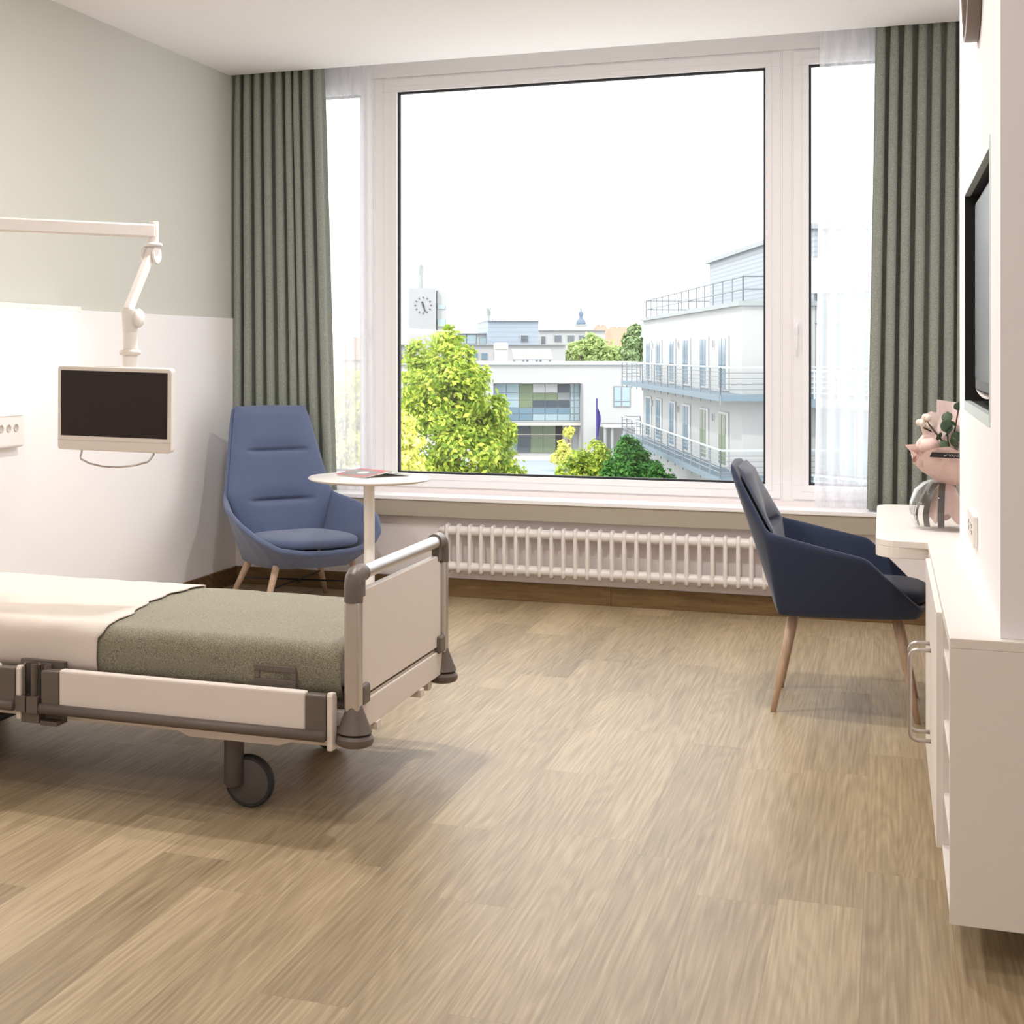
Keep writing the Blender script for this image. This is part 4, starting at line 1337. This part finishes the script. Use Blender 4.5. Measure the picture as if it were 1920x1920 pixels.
# centre building across the forecourt
mb_ = thing('entrance_building', 'low white flat-roofed building with glazed entrance bay across the forecourt', 'building', (14, 112, GZ), town=True)
D_ = 112.0
def px(x): return (x - 645) / 2700 * D_
def pz(y): return 1.4 + (662 - y) / 2700 * D_
w_ = MB()
bx0, bx1 = px(925), px(1091); zt_ = pz(719)
w_.box(px(745), bx0, D_, D_ + 14, GZ, pz(684)); w_.box(bx1, px(1230), D_, D_ + 14, pz(794), pz(684)); w_.box(bx1, px(1119), D_, D_ + 14, GZ, pz(794))
w_.box(bx0, bx1, D_, D_ + 14, zt_, pz(684)); w_.box(bx0, bx1, D_ + 4, D_ + 14, GZ, zt_)
w_.build('walls', M['render'], mb_)
MB().box(px(744), px(1232), D_ - .15, D_ + 14, pz(684), pz(679)).build('roof_edge', M['render2'], mb_)
MB().box(px(744), px(1232), D_ - .2, D_ - .1, pz(684.5), pz(683)).build('coping', M['coping'], mb_)
MB().box(bx0, bx1, D_ + .6, D_ + 4, pz(793), pz(790)).build('floor_slab', M['coping'], mb_)
MB().box(bx0 - 1, bx1, D_ + .5, D_ + .8, pz(798.5), pz(793.5)).build('entrance_fascia', M['cream'], mb_)
# bay glazing: every pane its own part
cols = [925, 951.5, 976, 1001.5, 1025, 1049, 1072.5, 1080, 1090]
rowsz = [(720, 737), (737, 751), (751, 765), (765, 777), (777, 790)]
for i, (a, b_) in enumerate(zip(cols, cols[1:])):
    for j, (r0_, r1_) in enumerate(rowsz):
        if i < 2: m = M['panel_'] if j < 3 else M['pane']
        elif i == 2: m = M['panegreen'] if j < 3 else M['pane']
        elif i in (3, 4): m = (M['wframe'], M['panegreen'], M['paned'], M['pane'], M['panel_'])[j]
        elif i == 5: m = (M['paned'], M['dframe'], M['paned'], M['pane'], M['panel_'])[j]
        else: m = M['panel_']
        MB().box(px(a + .7), px(b_ - .7), D_ + .9, D_ + 1.0, pz(r1_ - .6), pz(r0_ + .6)).build('bay_pane', m, mb_)
MB().box(bx0, bx1, D_ + 1.0, D_ + 1.1, pz(790), zt_).build('bay_frame', M['wframe'], mb_)
gc = [925, 949, 962, 976, 1001, 1025, 1049, 1062, 1080]
for i, (a, b_) in enumerate(zip(gc, gc[1:])):
    m = (M['wframe'], M['paned'], M['pane'], M['paned'], M['panegreen'], M['panegreen'], M['dark'], M['cream'])[i]
    MB().box(px(a + .6), px(b_ - .6), D_ + 2.0, D_ + 2.1, GZ + .2, pz(799)).build('ground_pane', m, mb_)
MB().box(bx0, bx1, D_ + 2.1, D_ + 2.2, GZ, pz(799)).build('ground_frame', M['wframe'], mb_)
MB().box(bx0, bx1, D_ + 1.9, D_ + 2.05, pz(818), pz(816)).build('transom', M['cream'], mb_)
MB().box(px(1089.5), px(1091.5), D_ - .1, D_ + .05, pz(862), pz(719)).build('downpipe', M['dframe'], mb_)
wf = MB().box(px(1150), px(1182), D_ - .06, D_ + .02, pz(763.5), pz(724)).build('window', M['dframe'], mb_)
for a, b_, r0_, r1_ in ((1152, 1163.5, 726, 752), (1166.5, 1180, 726, 752), (1152, 1163.5, 754, 761.5), (1166.5, 1180, 754, 761.5)):
    MB().box(px(a), px(b_), D_ - .1, D_ - .06, pz(r1_), pz(r0_)).build('pane', M['panel_'], wf, org=(14, 112, GZ))
MB().box(px(1123), px(1215), D_ - 2.2, D_, pz(799), pz(795)).build('canopy', M['wframe'], mb_)
for x in (1126, 1139, 1161, 1200):
    MB().tube([(px(x), D_ - 1.9, GZ), (px(x), D_ - 1.9, pz(799))], .12, 6).build('canopy_post', M['coping'], mb_)
MB().box(px(1119), px(1230), D_ + 8, D_ + 9, GZ, pz(794)).build('undercroft_wall', M['render'], mb_)
# roof equipment on the entrance building
for i in range(3):
    a = px(972 + i * 25.5); b_ = px(972 + i * 25.5 + 24.5)
    s_ = MB(); y0 = D_ + 3
    s_.poly_extr([(a, y0, pz(674)), (b_, y0, pz(674)), (b_, y0 + 1.6, pz(654)), (a, y0 + 1.6, pz(654))], (0, .05, -.06))
    s_.box(a + .1, a + .16, y0 + .1, y0 + 1.5, pz(679), pz(674)); s_.box(b_ - .16, b_ - .1, y0 + .1, y0 + 1.5, pz(679), pz(674))
    o = s_.build('solar_panel', M['solar'], org=(a, y0, pz(679))); o.rotation_euler = (0, 0, TH)
    o.location = (a * CS - y0 * SN, a * SN + y0 * CS, pz(679))
    tag(o, ['leftmost tilted pale solar panel on the flat white roof', 'middle tilted pale solar panel on the flat white roof', 'rightmost tilted pale solar panel on the flat white roof'][i], 'solar panel', 'solar panels on the roof')
vb = thing('roof_vent', 'pale box-shaped vent unit left of the solar panels', 'vent', (px(950), D_ + 4, pz(679)), town=True)
MB().box(px(940), px(961), D_ + 3.4, D_ + 5, pz(679), pz(656)).build('duct', M['render2'], vb)
MB().box(px(938), px(962.5), D_ + 3.3, D_ + 5.1, pz(656), pz(642)).build('hood', M['cream'], vb, bevel=.15)

def far_building(name, label, D, x0, x1, ytop, ybot, m, wins=(), roof=None, dep=12, wm='paned', frame='wframe'):
    X = lambda x: (x - 645) / 2700 * D
    Z = lambda y: 1.4 + (662 - y) / 2700 * D
    t_ = thing(name, label, 'building', (X((x0 + x1) / 2), D, GZ), town=True)
    MB().box(X(x0), X(x1), D, D + dep, GZ, Z(ytop)).build('walls', m, t_)
    if roof: MB().box(X(x0 - 1), X(x1 + 1), D - .3, D + dep, Z(ytop), Z(ytop - roof)).build('roof_edge', M['coping'], t_)
    for (a, b_, r0_, r1_) in wins:
        f_ = MB().box(X(a), X(b_), D - .08, D + .02, Z(r1_), Z(r0_)).build('window', M[frame], t_)
        MB().box(X(a + .8), X(b_ - .8), D - .14, D - .08, Z(r1_ - .8), Z(r0_ + .8)).build('pane', M[wm], f_, org=t_['_o'])
    return t_, X, Z
far_building('rear_block', 'long white block directly behind the entrance building roof', 135, 740, 1060, 647, 700, M['render'],
             [(880, 896, 661, 674), (902, 914, 661, 674), (927, 937, 661, 674), (756, 766, 651, 660)], roof=1.5, wm='pane')
clad_block, X, Z = far_building('metal_clad_block', 'blue-grey metal-clad rooftop block left of the church spire', 150, 915, 1010, 602, 650, M['bluegrey'], [(976, 990, 628, 641)], roof=1)
for x in (925, 931, 940, 948):
    MB().box(X(x), X(x + 1.6), 151, 151.3, Z(602), Z(597 if x < 930 else 599)).build('roof_cowl', M['coping'], clad_block)
t_, X, Z = far_building('penthouse', 'glazed rooftop penthouse left of the blue-grey block', 152, 858, 912, 626, 650, M['render2'], [(863, 874, 627, 645), (875, 893, 627, 645), (899, 912, 633, 646)], roof=1.5, wm='panel_', frame='dframe')
t_, X, Z = far_building('white_terrace_house', 'long white house with four dormer windows under the church spire', 165, 1010, 1135, 620, 655, M['render'],
    [(1039, 1053, 628, 641), (1063, 1077, 628, 641), (1085, 1098, 628, 641), (1107, 1120, 629, 636), (1014, 1023, 630, 650)], roof=1.2)
MB().box(X(1014), X(1070), 170, 174, Z(620), Z(617)).build('chimney_row', M['stone'], t_)
def mast(parent, x, D, y0, y1, forks, dd):
    X = (x - 645) / 2700 * D; Z = lambda y: 1.4 + (662 - y) / 2700 * D
    p = MB().tube([(X, D, Z(y0) - .2), (X, D, Z(y0 + (y1 - y0) * .45)), (X, D, Z(y1))], [.25 * dd, .16 * dd, .07 * dd], 8).build('mast', M['coping'], parent)
    for f, (a, b_) in forks:
        MB().box(X + f - .1 * dd, X + f + .1 * dd, D - .1, D + .1, Z(a), Z(b_)).build('antenna', M['coping'], p, org=parent['_o'])
mast(clad_block, 916.5, 150.5, 602, 578, [(-.14, (592, 577)), (.16, (592, 577))], .7)
# clock tower
D = 132.0
X = lambda x: (x - 645) / 2700 * D
Z = lambda y: 1.4 + (662 - y) / 2700 * D
ct = thing('clock_tower', 'plain grey concrete tower with clock dial, seen at the left of the window', 'tower', (X(793), D, GZ), town=True)
MB().box(X(767), X(818), D, D + 2.8, GZ, Z(540)).build('shaft', M['tower'], ct)
MB().box(X(820.5), X(838), D + .6, D + 3, GZ, Z(543)).build('stair_shaft', M['render'], ct)
MB().box(X(818), X(820.5), D + 1.2, D + 2.8, GZ, Z(545)).build('joint', M['coping'], ct)
for r0_, r1_ in ((571, 579), (598, 612)):
    MB().box(X(821), X(835), D + .5, D + .62, Z(r1_), Z(r0_)).build('stair_window', M['panel_'], ct)
mast(ct, 789.5, 133.4, 540, 495, [(-.12, (514, 497)), (.15, (512, 498))], 1.0)
cz_ = Z(572.5); cx_ = X(793.5)
hm = MB()
for q in range(12):
    a = q * PI / 6
    n0 = len(hm.v)
    hm.box(cx_ - .035, cx_ + .035, D - .08, D, cz_ + .64, cz_ + .80)
    rot_about(hm, n0, (cx_, D, cz_), a, 'Y')
hm.build('dial_marks', M['towerink'], ct)
for nm, l0, l1, w0, a in (('minute_hand', -.12, .60, .055, 163), ('hour_hand', -.1, .36, .075, -18)):
    hm = MB(); hm.box(cx_ - w0, cx_ + w0, D - .12, D - .02, cz_ + l0, cz_ + l1); rot_about(hm, 0, (cx_, D, cz_), math.radians(a), 'Y'); hm.build(nm, M['towerink'], ct)
# church
D = 260.0
X = lambda x: (x - 645) / 2700 * D
Z = lambda y: 1.4 + (662 - y) / 2700 * D
ch = thing('church_tower', 'distant onion-domed church tower rising over the white house', 'tower', (X(1091), D, GZ), town=True)
k_ = D / 2700
MB().box(X(1081), X(1101), D, D + 2, GZ, Z(609)).build('tower_shaft', M['stone'], ch)
MB().box(X(1080), X(1102), D - .1, D + 2.1, Z(611), Z(608)).build('cornice', M['coping'], ch)
MB().lathe((X(1091), D + 1, Z(609)), [(9 * k_, 0), (9.5 * k_, 3 * k_), (8 * k_, 8 * k_), (4 * k_, 12 * k_), (3.2 * k_, 16 * k_), (5 * k_, 19 * k_), (4 * k_, 24 * k_), (1.3 * k_, 27 * k_), (1.6 * k_, 30 * k_), (.4 * k_, 33 * k_), (.3 * k_, 40 * k_)], 16).build('onion_dome', M['copper'], ch, smooth=True)
# red roofed houses
def red_house(label, D, x0, x1, yr, ye, dep=14, hip=.25):
    X = lambda x: (x - 645) / 2700 * D
    Z = lambda y: 1.4 + (662 - y) / 2700 * D
    t_ = thing('red_roofed_house', label, 'house', (X((x0 + x1) / 2), D, GZ), town=True)
    MB().box(X(x0), X(x1), D, D + dep, GZ, Z(ye)).build('walls', M['cream'], t_)
    a, b_, e, r_ = X(x0 - 1), X(x1 + 1), Z(ye), Z(yr)
    h = (b_ - a) * hip
    mb = MB(); n = mb.addv([(a, D - .3, e), (b_, D - .3, e), (b_, D + dep, e), (a, D + dep, e), (a + h, D + dep / 2, r_), (b_ - h, D + dep / 2, r_)])
    for q in ((0, 1, 5, 4), (1, 2, 5), (2, 3, 4, 5), (3, 0, 4), (0, 3, 2, 1)): mb.face([n + i for i in q])
    mb.build('roof', M['redroof'], t_)
    MB().box(X(x0 + (x1 - x0) * .4), X(x0 + (x1 - x0) * .4 + 3), D + dep * .45, D + dep * .55, Z(yr + 4), Z(yr - 4)).build('chimney', M['stone'], t_)
red_house('red-tiled house between the church and the tall grey-green tree', 196, 1127, 1160, 607, 648, hip=.25)
red_house('red-tiled house at the right, partly behind the tall grey-green tree', 182, 1150, 1200, 611, 652, dep=11, hip=.2)
red_house('red-tiled house seen through the left voile curtain', 118, 585, 640, 622, 668, dep=11)
red_house('red-tiled house with steep roof behind the left voile, nearest the window handle', 132, 640, 690, 630, 675)
far_building('low_white_house', 'white house low beside the foot of the clock tower', 126, 694, 768, 665, 720, M['render2'], [(748, 760, 669, 678)], roof=1, dep=4)

# trees -----------------------------------------------------------------
def tree(name, label, x, y, z0, blobs, n, leaf, m, seed, cat='tree', trunk=.25, group=None):
    """blobs: (dx, dy, z, r) clumps of the crown"""
    r = random.Random(seed)
    t_ = thing(name, label, cat, (x, y, z0), town=True, group=group)
    mb = MB()
    tot = sum(b[3] ** 2 for b in blobs)
    for (dx, dy, z, rad) in blobs:
        k = int(n * rad ** 2 / tot)
        subs = [(r.gauss(0, 1), r.gauss(0, 1), r.gauss(0, 1)) for _ in range(15)]
        subs = [Vector(s_).normalized() for s_ in subs]
        for _ in range(k):
            if r.random() < .86:
                s_ = r.choice(subs)
                d = (s_ * .78 + Vector((r.gauss(0, .17), r.gauss(0, .17), r.gauss(0, .15))))
            else:
                d = Vector((r.gauss(0, .5), r.gauss(0, .5), r.gauss(0, .5)))
            if d.length > 1.2: d *= 1.1 / d.length
            c_ = Vector((x + dx, y + dy, z)) + d * rad
            nrm = (d.normalized() + Vector((r.gauss(0, .5), r.gauss(0, .5), r.gauss(0, .5) + .4))).normalized()
            u = nrm.orthogonal().normalized(); w_ = nrm.cross(u)
            a = r.random() * 6.28
            u, w_ = u * math.cos(a) + w_ * math.sin(a), w_ * math.cos(a) - u * math.sin(a)
            l = leaf * r.uniform(.6, 1.3)
            i0 = mb.addv([c_ - u * l, c_ - w_ * l * .5 + nrm * l * .15, c_ + u * l, c_ + w_ * l * .5 + nrm * l * .15])
            mb.face((i0, i0 + 1, i0 + 2, i0 + 3))
    mb.build('foliage', m, t_)
    cz = sum(b[2] for b in blobs) / len(blobs)
    tk = MB().tube([(x, y, z0), (x + .1, y, (z0 + cz) / 2), (x, y, cz)], [trunk, trunk * .8, trunk * .4], 8)
    for b in blobs[:6]:
        tk.tube([(x, y, (z0 + cz) / 2), (x + b[0], y + b[1], b[2])], [trunk * .4, trunk * .15], 5)
    tk.build('trunk', M['bark'], t_)
def PX(x, D): return (x - 645) / 2700 * D
def PZ(y, D): return 1.4 + (662 - y) / 2700 * D
def crown(D, x0, z0, spec):
    s_ = D / 2700
    return [(PX(a, D) - x0, dy, PZ(b_, D), c_ * s_) for a, b_, c_, dy in spec]
D = 56.0
big = [(838, 640, 30, 0), (800, 665, 38, 1), (850, 680, 42, -.5), (790, 720, 48, .5), (845, 735, 58, -1), (885, 720, 38, 0), (770, 790, 46, .5), (830, 800, 60, -.5), (900, 775, 50, 0), (925, 810, 42, .3), (870, 850, 60, -1), (790, 860, 55, 0), (930, 865, 42, .5), (955, 885, 30, 0), (820, 900, 50, 0), (890, 910, 50, 0)]
x0 = PX(850, D)
tree('leafy_tree', 'large sunlit yellow-green tree filling the left of the window', x0, D, GZ, crown(D, x0, 0, big), 26000, .13, M['leafy'], 1, trunk=.3)
D = 30.0
x0 = PX(745, D)
tree('leafy_tree', 'pale yellow-leaved tree at the lower left edge of the window', x0, D, GZ, crown(D, x0, 0, [(757, 790, 22, 0), (768, 830, 26, 0), (752, 860, 34, 0), (775, 880, 24, 0), (735, 810, 40, .2), (745, 900, 40, 0)]), 2600, .085, M['leafp'], 2, trunk=.12)
D = 70.0
x0 = PX(1095, D)
tree('shrub_tree', 'low yellow-green tree before the entrance, left of the dark green one', x0, D, GZ, crown(D, x0, 0, [(1115, 850, 24, 0), (1085, 865, 22, 0), (1130, 862, 20, 0), (1065, 885, 22, 0), (1100, 885, 30, 0), (1135, 890, 24, 0), (1155, 880, 18, 0), (1060, 905, 20, 0)]), 7000, .12, M['leafy'], 3, trunk=.15)
D = 64.0
x0 = PX(1190, D)
tree('shrub_tree', 'dark green tree at the foot of the balcony building', x0, D, GZ, crown(D, x0, 0, [(1178, 842, 24, 0), (1160, 868, 26, 0), (1195, 860, 24, 0), (1215, 885, 24, -.4), (1175, 890, 28, -.3), (1240, 900, 20, -.5), (1145, 895, 22, -.2), (1215, 905, 24, -.5)]), 8000, .12, M['leafd'], 4, trunk=.15)
D = 98.0
x0 = PX(1060, D)
tree('shrub', 'small ochre bush beside the glazed entrance', x0, D, GZ, crown(D, x0, 0, [(1058, 845, 13, 0), (1045, 860, 12, 0), (1066, 862, 13, 0), (1052, 832, 8, 0)]), 1500, .13, M['leafp'], 5, trunk=.08)
D = 104.0
x0 = PX(1066, D)
tree('young_tree', 'thin young tree in front of the ground-floor glazing', x0, D, GZ, crown(D, x0, 0, [(1062, 810, 7, 0), (1070, 808, 7, 0), (1066, 816, 7, 0)]), 420, .14, M['leafp'], 6, trunk=.05)
D = 140.0
x0 = PX(1105, D)
tree('background_tree', 'pale green round tree behind the flat white roof', x0, D, GZ, crown(D, x0, 0, [(1085, 652, 18, 0), (1108, 645, 20, 0), (1135, 655, 20, 0), (1155, 665, 16, 0), (1070, 668, 14, 0), (1110, 670, 22, 0), (1140, 675, 18, 0)]), 5200, .25, M['leaff'], 7, trunk=.3)
D = 130.0
x0 = PX(1185, D)
tree('background_tree', 'tall grey-green tree touching the balcony building', x0, D, GZ, crown(D, x0, 0, [(1190, 620, 12, 0), (1183, 640, 16, 0), (1196, 645, 14, 0), (1178, 660, 16, 0), (1193, 668, 16, 0)]), 4200, .24, M['leafg'], 8, trunk=.3)
D = 75.0
x0 = PX(640, D)
tree('street_tree', 'green tree seen blurred through the left voile curtain', x0, D, GZ, crown(D, x0, 0, [(620, 740, 30, 0), (660, 720, 30, 0), (690, 760, 34, 0), (640, 790, 40, 0), (680, 830, 40, 0), (625, 850, 40, 0)]), 6000, .16, M['leafp'], 9, trunk=.2)
# flagpole, bollard
D = 100.0
x0 = PX(1119, D)
fp_ = thing('flagpole', 'flagpole with furled purple flag in front of the white building', 'flagpole', (x0, D, GZ), town=True)
MB().tube([(x0, D, GZ), (x0, D, PZ(747, D))], .06, 8).build('pole', M['flag'], fp_)
fm = MB(); fm.grid(6, 14, lambda u, v: (x0 + .05 + (.22 * u) * (.2 + .8 * math.sin(PI * v ** 1.6)), D + .08 * math.sin(u * 9 + v * 4), PZ(818, D) + (PZ(766, D) - PZ(818, D)) * v))
fm.build('flag_cloth', M['flag'], fp_, smooth=True, solid=.01)
D = 80.0
x0 = PX(995, D)
bo_ = thing('bollard', 'slim white bollard at the edge of the drive', 'bollard', (x0, D, GZ), town=True)
MB().lathe((x0, D, GZ), [(.22, 0), (.22, .4), (.10, .5), (.08, 1.3), (0, 1.4)], 12).build('post', M['render'], bo_)

for o in bpy.data.objects:
    if '_o' in o: del o['_o']
